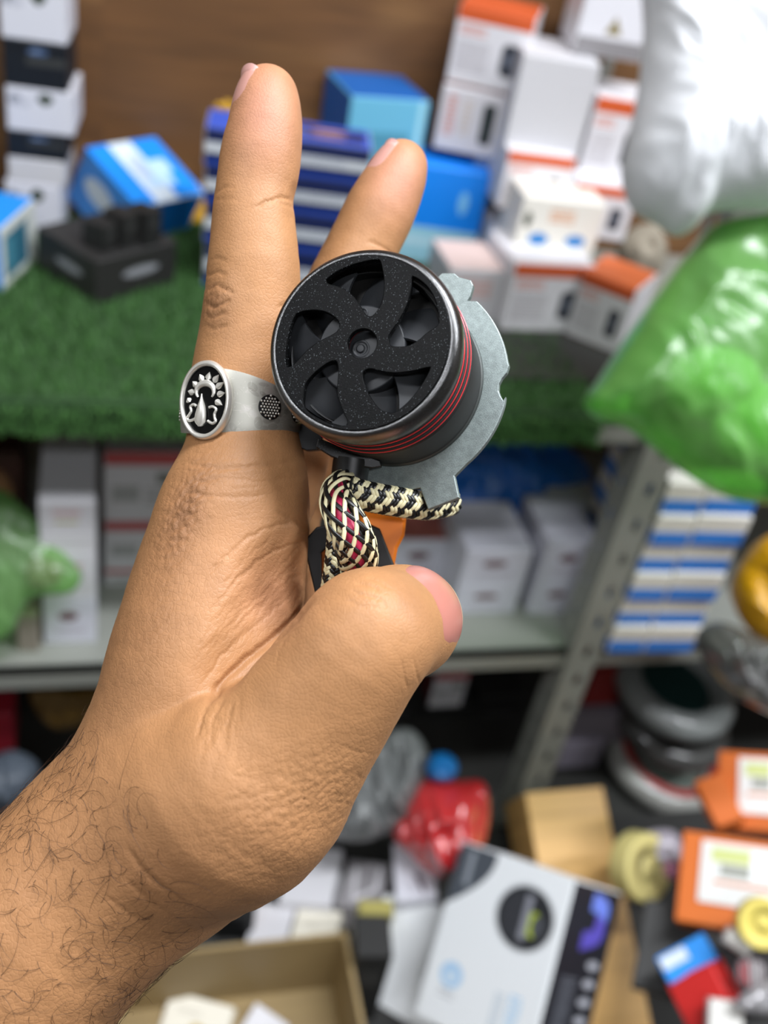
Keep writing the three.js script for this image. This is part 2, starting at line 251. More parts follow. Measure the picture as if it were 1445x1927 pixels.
{
  const segAll = segs, grid = new Map(), key = (x, y, z) => `${Math.floor(x / 6)},${Math.floor(y / 6)},${Math.floor(z / 6)}`;
  const nearOf = (x, y, z) => { const k = key(x, y, z); let l = grid.get(k); if (!l) { const cx = (Math.floor(x / 6) + .5) * 6, cy = (Math.floor(y / 6) + .5) * 6, cz = (Math.floor(z / 6) + .5) * 6, ds = segAll.map(s => segD(s, cx, cy, cz)), m = Math.min(...ds); l = segAll.filter((s, i) => ds[i] < m + 19); grid.set(k, l); } return l; };
  const base = [0.415, 0.206, 0.088];
  for (let i = 0; i < HP.length; i += 3) {
    let x = HP[i], y = HP[i + 1], z = HP[i + 2]; const L = nearOf(x, y, z), e = 0.3;
    let gx = handD(x + e, y, z, L) - handD(x - e, y, z, L), gy = handD(x, y + e, z, L) - handD(x, y - e, z, L), gz = handD(x, y, z + e, L) - handD(x, y, z - e, L); const gl = Math.hypot(gx, gy, gz) || 1; gx /= gl; gy /= gl; gz /= gl;
    const [px, py] = toPx(x, y, z);
    const front = smooth(-.35, .1, gz);
    // regions of coarse skin
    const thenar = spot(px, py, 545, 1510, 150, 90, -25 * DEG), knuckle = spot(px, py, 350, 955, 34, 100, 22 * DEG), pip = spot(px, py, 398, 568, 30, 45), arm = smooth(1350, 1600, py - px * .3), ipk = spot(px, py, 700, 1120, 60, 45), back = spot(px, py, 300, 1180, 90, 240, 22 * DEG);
    const palmSide = spot(px, py, 500, 1090, 110, 110);
    const c1 = cells(x / 1.75, y / 1.75, z / 1.75), c2 = cells(x / 1.05 + 7, y / 0.8, z / 1.05);
    const tipFade = smooth(120, 330, py);
    let d = 0;
    d -= (1 - smooth(0, .32, c1)) * (.006 + .17 * thenar + .30 * knuckle + .15 * pip + .03 * ipk + .03 * arm + .05 * back) * tipFade;
    d -= (1 - smooth(0, .35, c2)) * (.007 + .03 * back + .03 * arm + .02 * thenar + .05 * knuckle) * tipFade;
    d += .12 * n3(x / 9, y / 9, z / 9) + .05 * n3(x / 3, y / 3, z / 3);
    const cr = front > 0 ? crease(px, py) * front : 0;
    d -= cr * 1.15;
    HP[i] += gx * d; HP[i + 1] += gy * d; HP[i + 2] += gz * d; HN[i] = gx; HN[i + 1] = gy; HN[i + 2] = gz;
    // knuckle pigment, rosy finger ends and palm side; wrist, back edge, thenar, creases darker
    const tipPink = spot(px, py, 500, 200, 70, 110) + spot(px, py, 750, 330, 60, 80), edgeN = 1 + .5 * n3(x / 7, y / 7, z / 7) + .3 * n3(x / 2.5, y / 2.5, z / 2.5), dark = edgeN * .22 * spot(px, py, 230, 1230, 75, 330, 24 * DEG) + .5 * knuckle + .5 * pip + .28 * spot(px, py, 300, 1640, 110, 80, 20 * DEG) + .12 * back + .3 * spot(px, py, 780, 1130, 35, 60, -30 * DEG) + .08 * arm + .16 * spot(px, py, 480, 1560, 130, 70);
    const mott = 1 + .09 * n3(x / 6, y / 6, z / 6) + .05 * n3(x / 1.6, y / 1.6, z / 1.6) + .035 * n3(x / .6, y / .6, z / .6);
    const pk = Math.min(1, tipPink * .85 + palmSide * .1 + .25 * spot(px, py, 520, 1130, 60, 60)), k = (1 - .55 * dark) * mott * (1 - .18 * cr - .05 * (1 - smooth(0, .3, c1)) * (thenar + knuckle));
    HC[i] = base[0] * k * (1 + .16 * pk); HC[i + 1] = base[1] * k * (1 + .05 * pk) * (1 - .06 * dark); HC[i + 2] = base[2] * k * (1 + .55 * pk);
  }
}
function handGeometry() {
  // smooth normals from the displaced triangles, then one set of texture coordinates per leading axis
  const nv = HP.length / 3, N = new Float32Array(HP.length);
  for (let t = 0; t < HI.length; t += 3) { const a = HI[t] * 3, b = HI[t + 1] * 3, c = HI[t + 2] * 3, ux = HP[b] - HP[a], uy = HP[b + 1] - HP[a + 1], uz = HP[b + 2] - HP[a + 2], vx = HP[c] - HP[a], vy = HP[c + 1] - HP[a + 1], vz = HP[c + 2] - HP[a + 2], X = uy * vz - uz * vy, Y = uz * vx - ux * vz, Z = ux * vy - uy * vx; for (const q of [a, b, c]) { N[q] += X; N[q + 1] += Y; N[q + 2] += Z; } }
  const ids = new Int32Array(nv * 3).fill(-1), pos = [], nor = [], uv = [], col = [], idx = new Uint32Array(HI.length);
  for (let t = 0; t < HI.length; t += 3) {
    let ax = 0, ay = 0, az = 0; for (let q = 0; q < 3; q++) { const v = HI[t + q] * 3; ax += HN[v]; ay += HN[v + 1]; az += HN[v + 2]; }
    ax = Math.abs(ax); ay = Math.abs(ay); az = Math.abs(az) * 1.3; const axis = az >= ax && az >= ay ? 2 : ax >= ay ? 0 : 1;
    for (let q = 0; q < 3; q++) { const v = HI[t + q]; let o = ids[v * 3 + axis];
      if (o < 0) { o = ids[v * 3 + axis] = pos.length / 3; const l = Math.hypot(N[v * 3], N[v * 3 + 1], N[v * 3 + 2]) || 1, x = HP[v * 3], y = HP[v * 3 + 1], z = HP[v * 3 + 2];
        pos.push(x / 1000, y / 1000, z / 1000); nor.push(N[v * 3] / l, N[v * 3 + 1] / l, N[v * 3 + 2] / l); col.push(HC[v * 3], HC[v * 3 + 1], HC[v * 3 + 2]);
        axis === 2 ? uv.push(x / 22, y / 22) : axis === 0 ? uv.push(z / 22, y / 22) : uv.push(x / 22, z / 22); }
      idx[t + q] = o; }
  }
  const g = new THREE.BufferGeometry();
  g.setAttribute('position', new THREE.Float32BufferAttribute(pos, 3)); g.setAttribute('normal', new THREE.Float32BufferAttribute(nor, 3)); g.setAttribute('uv', new THREE.Float32BufferAttribute(uv, 2)); g.setAttribute('color', new THREE.Float32BufferAttribute(col, 3)); g.setIndex(new THREE.BufferAttribute(idx, 1)); return g;
}
// fine skin relief: a tileable net of small cells
const skinBump = (() => { const S = 1024, n = 26; const seeds = []; for (let i = 0; i < n * n; i++) seeds.push([hash(i, 1, 1, 1), hash(i, 2, 2, 2), hash(i, 3, 3, 3)]);
  const T = (a) => ((a % n) + n) % n;
  return dataTex(S, S, (x, y) => { let out = 0;
    const u = x / S * n, v = y / S * n, i = Math.floor(u), j = Math.floor(v); let a = 9, b = 9;
    for (let c = -1; c <= 1; c++) for (let d = -1; d <= 1; d++) { const s = seeds[T(j + d) * n + T(i + c)], X = i + c + s[0] - u, Y = (j + d + s[1] - v) * .8, q = Math.hypot(X, Y); if (q < a) { b = a; a = q; } else if (q < b) b = q; }
    out = smooth(0, .3, b - a) * 150 + 40 * n3(x / 5, y / 5, 0) + 30 * n3(x / 2.3, y / 2.3, 4) + 40; return [out, out, out]; }); })();
const SKIN = new THREE.MeshPhysicalMaterial({ color: 0xffffff, vertexColors: true, roughness: 0.5, bumpMap: skinBump, bumpScale: 0.000042, sheen: 0.12, sheenRoughness: 0.5, sheenColor: lin(220, 170, 120), specularIntensity: 0.75 });
const person = thing('person', HAND_AT, CAMQ);
tag(person, 'left hand with two raised fingers, hairy wrist and silver ring, gripping a black bulb', 'person');
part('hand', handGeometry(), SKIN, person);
// nails: patches that hug the finger ends
function nail(a, b, out, half, len0, len1, lift, color, sharp = 3) {
  const A = a.clone(), ax = b.clone().sub(a).normalize(), o = out.clone().addScaledVector(ax, -out.dot(ax)).normalize(), s = ax.clone().cross(o);
  const hit = (c, dir) => { let lo = 0, hi = 30; for (let i = 0; i < 30; i++) { const m = (lo + hi) / 2, p = c.clone().addScaledVector(dir, m); handD(p.x, p.y, p.z) < 0 ? lo = m : hi = m; } return lo; };
  const R = hit(A.clone().addScaledVector(ax, (len0 + len1) * .4), o);
  return sheet((u, v) => {
    const ang = (u * 2 - 1) * half, e = Math.abs(u * 2 - 1), root = len0 + 1.3 * Math.pow(e, 2.2), tip = len1 - 1.6 * Math.pow(e, sharp), along = root + (tip - root) * v;
    const dir = o.clone().multiplyScalar(Math.cos(ang)).addScaledVector(s, Math.sin(ang)), c = A.clone().addScaledVector(ax, Math.min(along, len1 - 1.2));
    const r0 = Math.max(hit(c, dir), R * .82), r = (r0 + lift - .5 * Math.pow(e, 6) - .35 * Math.pow(1 - v, 6));
    return c.addScaledVector(dir, r).addScaledVector(ax, Math.max(0, along - (len1 - 1.2))).multiplyScalar(.001);
  }, 22, 26, .00035);
}
const nailG = (g, pale = 0) => { const u = g.attributes.uv, c = []; for (let i = 0; i < u.count; i++) { const v = u.getY(i), e = Math.abs(u.getX(i) * 2 - 1), t = smooth(.84, .9, v + .05 * e * e), k = 1 - .25 * smooth(.06, 0, v); c.push((.47 + .14 * t + .1 * pale) * k, (.185 + .24 * t * (1 - .6 * pale) + .11 * pale) * k, (.145 + .1 * t + .1 * pale) * k); } g.setAttribute('color', new THREE.Float32BufferAttribute(c, 3)); return g; };
const NAILM = mat(0xffffff, 0.32, { vertexColors: true, clearcoat: 0.3, clearcoatRoughness: 0.3 }), THUMBNAIL = mat(0xffffff, 0.3, { vertexColors: true, clearcoat: 0.35, clearcoatRoughness: 0.25 });
part('nail', nailG(nail(hp(744, 1175, .1975), hp(768, 1168, .2105), V(.80, .50, .32), 0.95, -4.2, 12.6, .3, 0, 2.2)), THUMBNAIL, person, 'rosy thumb nail');
part('nail', nailG(nail(hp(499, 222, .2243), hp(505, 150, .2256), V(-.88, 0, .47), 0.85, -.8, 9.8, .14), 1), NAILM, person, 'index finger nail seen from the side');
part('nail', nailG(nail(hp(729, 360, .251), hp(757, 308, .2522), V(-.80, -.1, .42), 0.8, 0, 10.6, .15), 1), NAILM, person, 'middle finger nail seen from the side');
// hairs of the wrist and forearm: thin curved tubes rooted in the skin
{
  const list = [], roots = [];
  for (let t = 0; t < 40000 && roots.length < 620; t++) {
    const v = Math.floor(rnd() * HP.length / 3) * 3, x = HP[v], y = HP[v + 1], z = HP[v + 2]; if (HN[v + 2] < -.1) continue;
    const [px, py] = toPx(x, y, z), s = px * .75 + py * .66;   // along the arm
    const w = smooth(1640, 1420, s - 0) * .0 + (py > 1380 && px < 330 ? smooth(560, 250, px + (1900 - py) * .45) : 0) + .05 * (py > 1300 && px < 330);
    if (rnd() > w || py > 1980 || px < -60) continue; roots.push(v);
  }
  for (const v of roots) {
    const p = V(HP[v], HP[v + 1], HP[v + 2]), n = V(HN[v], HN[v + 1], HN[v + 2]);
    let d = V(rr(-.9, .9), rr(-1.3, .7), .1); d.addScaledVector(n, -d.dot(n)).normalize();
    const turn = rr(-1, 1) * .55, L = rr(4, 13), k = 9, pts = [p.clone().addScaledVector(n, -.15)]; let q = p.clone();
    for (let i = 0; i < k; i++) { q = q.clone().addScaledVector(d, L / k).addScaledVector(n, i < 2 ? .2 : i < 5 ? .05 : -.05); pts.push(q); d = d.clone().applyAxisAngle(n, turn); }
    list.push(sweep(pts.map(a => a.multiplyScalar(.001)), (i, t) => [.000042 * (1.1 - t * .8), .000042 * (1.1 - t * .8)], 3, n, false));
  }
  const h = part('arm_hair', join(list), mat(lin(62, 40, 26), 0.5), person, 'dark curly hairs on the wrist'); h.userData.kind = 'stuff';
}
// ---------------------------------------------------------------- the finned bulb with its fan, flange, cable and plug
const FLC = hp(748, 718, .2185), FANC = hp(686, 651, .1955), AXZ = FANC.clone().sub(FLC), BODY = AXZ.length(); AXZ.normalize();
const AXX = V(1, 0, 0).addScaledVector(AXZ, -AXZ.x).normalize(), AXY = AXZ.clone().cross(AXX);
const DEVQ = new THREE.Quaternion().setFromRotationMatrix(new THREE.Matrix4().makeBasis(AXX, AXY, AXZ));
const hToWorld = p => p.clone().multiplyScalar(.001).applyQuaternion(CAMQ).add(HAND_AT);
const bulb = thing('headlight_bulb', hToWorld(FLC), CAMQ.clone().multiply(DEVQ));
tag(bulb, 'black vehicle bulb with fan grille, grey flange and braided cable, gripped by the hand', 'bulb');
const toDev = p => { const q = p.clone().sub(FLC); return V(q.dot(AXX), q.dot(AXY), q.dot(AXZ)); };   // hand frame mm -> bulb frame mm
const mm = g => { g.scale(.001, .001, .001); return g; };
const lathe = (prof, n = 96) => { const g = new THREE.LatheGeometry(prof.map(p => new THREE.Vector2(p[0], p[1])), n); g.rotateX(Math.PI / 2); return g; };   // profile (radius, along the axis)
// black paint with fine metal flakes
const flake = dataTex(512, 512, (x, y) => { const r = hash(x, y, 3, 5), s = r > .985 ? 50 + 170 * hash(x, y, 4, 9) : 4 + 8 * hash(x, y, 8, 2); return [s * .95, s, s * 1.03]; }, true);
const flakeBump = dataTex(256, 256, (x, y) => { const s = 128 + 70 * n3(x / 3, y / 3, 1) + 50 * n3(x / 1.4, y / 1.4, 6); return [s, s, s]; });
const FLAKE_FACE = mat(0xffffff, 0.38, { specularIntensity: .16, map: again(flake, 1 / 40, 1 / 40), bumpMap: again(flakeBump, 1 / 18, 1 / 18), bumpScale: .00004 });
const FLAKE_RIM = mat(0xffffff, 0.27, { ior: 2.1, map: again(flake, 5, .8), bumpMap: again(flakeBump, 9, 1.3), bumpScale: .00005 });
const FLAKE_PART = mat(0xffffff, 0.42, { map: again(flake, 1 / 40, 1 / 40) });
const BLACK = mat(lin(16, 17, 18), 0.5), DARKG = mat(lin(44, 46, 49), 0.5), REDM = mat(lin(216, 50, 56), 0.32, { metalness: 0.35 }), COLLAR = mat(lin(30, 29, 28), 0.55);
const TOP = BODY;                       // height of the cap's widest ring over the flange
const FACE = TOP + 2.6;                 // height of the grille's front
// grille: traced openings, in px about the face's centre
const holePx = [
  [[355, 200], [405, 165], [480, 135], [560, 118], [640, 111], [674, 118], [690, 170], [700, 240], [698, 310], [682, 380], [652, 425], [625, 445], [600, 440], [580, 420], [550, 370], [510, 312], [450, 262], [380, 234], [356, 217]],
  [[858, 230], [900, 255], [952, 310], [992, 390], [1008, 470], [1008, 518], [985, 545], [940, 570], [895, 605], [840, 632], [780, 635], [735, 625], [718, 600], [722, 560], [750, 518], [790, 460], [825, 390], [845, 310], [850, 250]],
  [[962, 758], [945, 800], [908, 860], [870, 910], [820, 960], [770, 995], [735, 1005], [680, 985], [630, 930], [595, 870], [575, 810], [571, 770], [588, 746], [625, 740], [690, 760], [760, 774], [850, 772], [925, 760]],
  [[432, 690], [438, 740], [435, 800], [432, 870], [450, 930], [475, 990], [492, 1030], [480, 1055], [440, 1056], [380, 1037], [310, 1000], [255, 960], [228, 922], [227, 870], [240, 800], [280, 750], [330, 710], [380, 682], [415, 676]],
  [[180, 383], [230, 370], [300, 372], [362, 390], [420, 430], [442, 470], [430, 510], [390, 535], [330, 560], [260, 602], [210, 650], [165, 690], [128, 694], [117, 660], [120, 590], [135, 500], [155, 430]],
];
const FS = .193 / FPX * 1000, FCX = 563, FCY = 584;      // mm per px on the face; its centre in the tracing
const faceShape = new THREE.Shape(); faceShape.absarc(0, 0, 16.6, 0, Math.PI * 2);
for (const h of holePx) { const p = h.map(([x, y]) => new THREE.Vector2((x - FCX) / 2.89 * FS * .985, -(y - FCY) / 2.89 * FS * .985)); const path = new THREE.Path(); path.setFromPoints(new THREE.SplineCurve([...p, p[0]]).getPoints(90).slice(0, -1).reverse()); faceShape.holes.push(path); }
const hub = new THREE.Path(); hub.absarc(.28, -.36, 2.95, 0, Math.PI * 2, true); faceShape.holes.push(hub);
const grille = new THREE.ExtrudeGeometry(faceShape, { depth: 1.0, bevelEnabled: true, bevelThickness: .18, bevelSize: .16, bevelSegments: 3, curveSegments: 80 }); grille.translate(0, 0, FACE - 1.2);
part('fan_grille', mm(grille), FLAKE_FACE, bulb, 'flecked black grille with five swirling spokes');
const rim = lathe([[16.2, FACE - 1.1], [16.5, FACE - .3], [17.2, FACE - .22], [17.75, FACE - .5], [18.2, FACE - 1.15], [18.5, FACE - 2.1], [18.58, FACE - 3.2], [18.5, FACE - 4.6], [18.2, FACE - 5.6], [17.6, FACE - 6.3], [16.5, FACE - 6.4], [15.8, FACE - 6.2], [15.8, FACE - 1.1]].reverse(), 128);
part('cap_rim', mm(rim), FLAKE_RIM, bulb, 'rounded shiny black rim');
// the fan behind the grille
const rotor = new THREE.Group(); rotor.name = 'fan_rotor'; rotor.position.set(-.0008, -.0004, (FACE - 2.9) / 1000); bulb.add(rotor);
part('rotor_hub', mm(lathe([[0, .4], [.62, .4], [.75, .3], [.78, 0], [1.25, 0], [1.3, .25], [1.7, .25], [1.75, 0], [8.2, 0], [8.6, -.35], [8.6, -6], [0, -6]].reverse(), 72)), DARKG, rotor);
for (let k = 0; k < 7; k++) { const a0 = k / 7 * Math.PI * 2 + .62;
  part('fan_blade', mm(sheet((u, v) => { const r = 8.2 + 6.8 * v, a = a0 + (u - .5) * (.95 - .12 * v) - .38 * v, z = -.5 - 5.0 * u + 1.1 * Math.sin(u * Math.PI) * v; return V(r * Math.cos(a), r * Math.sin(a), z); }, 12, 8, .55)), DARKG, rotor); }
for (const [x, y] of [[.3, 6.9]]) part('balance_ring', mm(lathe([[.75, .05], [.8, .22], [1.05, .22], [1.1, .05]].reverse(), 32).translate(x, y, 0)), DARKG, rotor);
part('motor_well', mm(lathe([[15.2, -1.5], [14.8, -1.5], [14.8, -9], [0, -9], [0, -9.6], [15.2, -9.6]].reverse(), 64).translate(0, 0, FACE - 2.9)), BLACK, bulb);
for (let k = 0; k < 6; k++) { const a = k / 6 * Math.PI * 2 + .3; part('copper_coil', mm(new THREE.TorusGeometry(1.5, .7, 10, 20).rotateX(Math.PI / 2).rotateZ(a).translate(10.6 * Math.cos(a), 10.6 * Math.sin(a), FACE - 9.4)), mat(lin(196, 120, 78), 0.35, { metalness: .8 }), bulb); }
part('hub_ring', mm(lathe([[2.95, 0], [3.25, 0], [3.25, -.5], [2.95, -.5]].reverse(), 48).translate(.28, -.36, FACE - 1.3)), mat(lin(120, 18, 24), 0.4, { metalness: .5 }), bulb, 'thin dark red ring round the hub opening');
// grooved red section, dark body, light seat ring
part('body', mm(lathe([[0, 0], [17.2, 0], [17.7, .4], [18.2, TOP - 12.0], [18.2, TOP - 10.9], [17.0, TOP - 10.6], [16.2, TOP - 4.2], [0, TOP - 4.2]].reverse(), 96)), COLLAR, bulb);
for (let k = 0; k < 3; k++) { const z = TOP - 9.2 + k * 1.9, r = 18.45 - k * .25; part('fin', mm(lathe([[15.6, z - .5], [r - .5, z - .4], [r - .12, z - .3], [r - .12, z + .3], [r - .5, z + .4], [15.6, z + .5]].reverse(), 96)), COLLAR, bulb); part('red_edge', mm(lathe([[r - .5, z - .22], [r, z - .2], [r, z + .2], [r - .5, z + .22]].reverse(), 96)), REDM, bulb, 'bright red machined fin edge'); }
part('seat_ring', mm(lathe([[16.2, .1], [18.1, .1], [18.0, .6], [17.2, 1.0]].reverse(), 96)), mat(lin(70, 74, 72), 0.5, { metalness: .6 }), bulb);
// flange plate, traced in px about its centre
const platePx = []; {
  const R = 208, P = (a, r = R) => [748 + r * Math.cos(a * DEG), 718 - r * Math.sin(a * DEG)];
  for (let a = -52; a <= -13; a += 3) platePx.push(P(a));
  platePx.push([947, 771], [941, 762], [937, 750], [938, 737], [944, 726], [953, 716], [957, 704]);
  for (let a = 7; a <= 44; a += 3) platePx.push(P(a, 208));
  platePx.push([881, 573], [887, 563], [893, 543], [889, 534], [866, 525], [858, 517], [836, 514], [828, 520], [820, 545]);
  for (let a = 76; a <= 150; a += 6) platePx.push(P(a, 196));
  platePx.push([596, 660], [600, 780], [640, 880]);
  for (let a = 245; a >= 245; a -= 6) platePx.push(P(a));
  for (let a = 250; a <= 284; a += 4) platePx.push(P(a));
  platePx.push([806, 962], [861, 944], [853, 904]);
}
const PS = .2185 / FPX * 1000, plate = new THREE.Shape(platePx.map(([x, y]) => new THREE.Vector2((x - 748) * PS, -(y - 718) * PS)));
const plateG = new THREE.ExtrudeGeometry(plate, { depth: 1.3, bevelEnabled: true, bevelThickness: .22, bevelSize: .2, bevelSegments: 2 }); plateG.translate(0, 0, -1.5);
const zincTex = dataTex(512, 512, (x, y) => { const s = 150 + 26 * n3(x / 4, y / 4, 2) + 24 * n3(x / 1.7, y / 1.7, 7) + 14 * n3(x / 30, y / 30, 3), sp = hash(x, y, 1, 1) > .993 ? 50 : 0; return [(s + sp) * .93, s + sp, (s + sp) * .985]; }, true, 1 / 22, 1 / 22);
const ZINC = mat(0xffffff, 0.5, { map: zincTex, metalness: 0.55, bumpMap: again(flakeBump, 1 / 16, 1 / 16), bumpScale: .00005 });
part('flange', mm(plateG), ZINC, bulb, 'matt grey metal flange with tabs and a notch');
part('lamp_stem', mm(lathe([[0, -1.5], [9.5, -1.5], [9.5, -6], [6, -6.5], [5.5, -30], [0, -30]], 48)), mat(lin(150, 152, 150), 0.4, { metalness: .8 }), bulb);
// bracket and cable gland under the body
const inDev = g => { const m = new THREE.Matrix4().makeBasis(AXX, AXY, AXZ).setPosition(FLC).invert(); g.applyMatrix4(m); return mm(g); };
const bent = (pts, th, depth) => { const s = new THREE.Shape(pts.map(p => new THREE.Vector2(p.x, p.y))); const g = new THREE.ExtrudeGeometry(s, { depth, bevelEnabled: true, bevelThickness: .2, bevelSize: .2, bevelSegments: 2 }); g.translate(0, 0, th); return g; };
{
  const d = .2095, p = a => a.map(([x, y]) => hp(x, y, d));
  part('cable_bracket', inDev(bent(p([[600, 826], [640, 842], [680, 856], [713, 868], [716, 876], [700, 879], [660, 872], [622, 856], [596, 840]]), -5.6, 5.4)), FLAKE_PART, bulb);
  const top = hp(662, 862, .2125), bot = hp(656, 912, .2125), pts = [0, .12, .5, .88, 1].map(t => top.clone().lerp(bot, t));
  part('cable_gland', inDev(sweep(pts, i => { const r = [3.6, 3.75, 3.75, 3.65, 3.3][i]; return [r, r]; }, 40)), FLAKE_PART, bulb, 'short black cable outlet');
  part('rear_clip', inDev(bent([[548, 806], [575, 800], [606, 822], [606, 846], [580, 848], [556, 838]].map(([x, y]) => hp(x, y, .2225)), -13.5, 4)), BLACK, bulb);
}
// braided sleeve: flat strands wound both ways over and under each other
const CREAM = mat(lin(222, 214, 172), 0.42), STRAND_BLACK = mat(lin(18, 18, 18), 0.35), WIRE_PINK = mat(lin(212, 52, 96), 0.4);
function braid(pts, half, n, turns, colorOf, sw, st) {
  const M = pts.length - 1, out = [[], []], fr = pts.map((p, i) => { const t = pts[Math.min(M, i + 1)].clone().sub(pts[Math.max(0, i - 1)]).normalize(), a = V(0, 0, 1).cross(t).normalize(), b = t.clone().cross(a).normalize(); return [p, a, b]; });
  const steps = Math.round(turns * n * 2 * 4);
  for (const dir of [1, -1]) for (let k = 0; k < n; k++) {
    const P = [], H = [], W = [];
    for (let s = 0; s <= steps; s++) {
      const t = s / steps, f = t * M, i = Math.min(M - 1, Math.floor(f)), u = f - i, [p0, a0, b0] = fr[i], [p1, a1, b1] = fr[i + 1], a = a0.clone().lerp(a1, u).normalize(), b = b0.clone().lerp(b1, u).normalize(), [ha, hb] = half(t);
      const ph = dir * Math.PI * 2 * turns * t + Math.PI * 2 * k / n, m = t * turns * 2 * n, over = dir > 0 ? Math.cos(Math.PI / 2 * (2 * k + m) - Math.PI / 4) : -Math.cos(Math.PI / 2 * (2 * k - m) - Math.PI / 4);
      const ax = Math.cos(ph), by = Math.sin(ph), w = a.clone().multiplyScalar(ax / ha).addScaledVector(b, by / hb).normalize();
      P.push(p0.clone().lerp(p1, u).addScaledVector(a, ha * ax).addScaledVector(b, hb * by).addScaledVector(w, over * st * .75)); H.push(w); }
    out[colorOf(dir, k)].push(sweep(P, () => [sw, st], 6, i => H[i], false));
  }
  return out;
}
const cable = new THREE.Group(); cable.name = 'braided_cable'; bulb.add(cable);
const strands = (list, name) => { if (list.length) { const m = part(name, inDev(join(list)), name === 'cream_strand' ? CREAM : STRAND_BLACK, cable); m.userData.kind = 'stuff'; } };
const runs = [
  // to the right, behind the lower tab
  [[[636, 908, .211], [648, 918, .209], [675, 930, .2095], [710, 938, .211], [745, 944, .213], [780, 950, .2155], [812, 952, .219], [850, 945, .226]], t => [2.55 + .25 * Math.sin(t * 3), 2.2], 12, 3.1, (d, k) => (d > 0 ? (k % 4 < 2 ? 0 : 1) : (k % 4 < 2 ? 0 : 1)), .44, .2],
  // the open loop that shows the wires
  [[[650, 903, .2095], [638, 914, .2045], [633, 935, .2015], [643, 965, .199], [660, 1000, .1985], [670, 1028, .1995], [674, 1050, .2015], [670, 1072, .2055], [660, 1084, .2095], [648, 1090, .2125]], t => [2.0 + 1.9 * Math.sin(Math.min(1, t * 1.5) * Math.PI * .62) - 1.2 * smooth(.7, 1, t), 1.9], 9, .95, d => (d > 0 ? 0 : 1), .46, .2],
  // straight down behind the thumb
  [[[650, 908, .2135], [644, 945, .2105], [637, 985, .209], [634, 1030, .2085], [629, 1075, .2085], [621, 1120, .2095], [610, 1180, .212]], t => [1.95, 1.9], 12, 3, (d, k) => (d > 0 ? (k % 4 < 2 ? 0 : 1) : (k % 4 < 2 ? 0 : 1)), .44, .2],
];
for (const [px, half, n, turns, col, sw, st] of runs) {
  const pts = spline(px.map(p => hp(...p)), 60), [c, b] = braid(pts, half, n, turns, col, sw, st); strands(c, 'cream_strand'); strands(b, 'black_strand');
  const open = n === 9; part(open ? 'wire' : 'cable_core', inDev(sweep(pts, (i, t) => { const [a, e] = half(t); return open ? [Math.min(1.5, a * .45), 1.1] : [a - .35, e - .35]; }, 12)), open ? WIRE_PINK : STRAND_BLACK, cable, open ? 'pink wires seen through the open braid' : undefined);
  if (open) part('wire', inDev(sweep(pts.map(p => p.clone().add(V(1.4, -.3, -.6))), (i, t) => { const [a] = half(t); return [Math.min(.8, a * .3), .8]; }, 10)), STRAND_BLACK, cable, 'black wire inside the open braid');
}
// plug held behind the thumb: black housing with an orange seal
const ORANGE = mat(lin(255, 136, 26), 0.5);
const plug = new THREE.Group(); plug.name = 'cable_plug'; bulb.add(plug);
{
  const d = .218, q = a => a.map(([x, y]) => hp(x, y, d)).map(p => new THREE.Vector2(p.x, p.y)), z = hp(0, 0, d).z;
  const s = new THREE.Shape(q([[577, 1035], [580, 1014], [597, 995], [618, 990], [690, 988], [712, 998], [746, 1084], [800, 1215], [640, 1235], [618, 1210]]));
  s.holes.push(new THREE.Path(q([[601, 1040], [602, 1090], [622, 1170], [642, 1200], [740, 1185], [716, 1075], [700, 1040], [688, 1024], [660, 1022], [616, 1026]])));
  const g = new THREE.ExtrudeGeometry(s, { depth: 8, bevelEnabled: true, bevelThickness: .4, bevelSize: .35, bevelSegments: 3 }); g.translate(0, 0, z - 8);
  part('plug_housing', inDev(g), mat(lin(14, 14, 15), 0.6), plug, 'black plug housing');
  const s2 = new THREE.Shape(q([[594, 1028], [610, 1015], [690, 1013], [705, 1030], [750, 1195], [640, 1212]])), g2 = new THREE.ExtrudeGeometry(s2, { depth: 3, bevelEnabled: true, bevelThickness: .5, bevelSize: .4, bevelSegments: 3 }); g2.translate(0, 0, z - 6.5);
  part('plug_seal', inDev(g2), ORANGE, plug, 'orange rubber seal');
  const s3 = new THREE.Shape(q([[682, 985], [680, 966], [700, 958], [745, 962], [757, 980], [754, 1008], [741, 1032], [736, 1060], [700, 1050]])), g3 = new THREE.ExtrudeGeometry(s3, { depth: 5, bevelEnabled: true, bevelThickness: 1.2, bevelSize: 1.0, bevelSegments: 5 }); g3.translate(0, 0, z - 15);
  part('plug_grip', inDev(g3), ORANGE, plug, 'orange plug grip behind the housing');
}
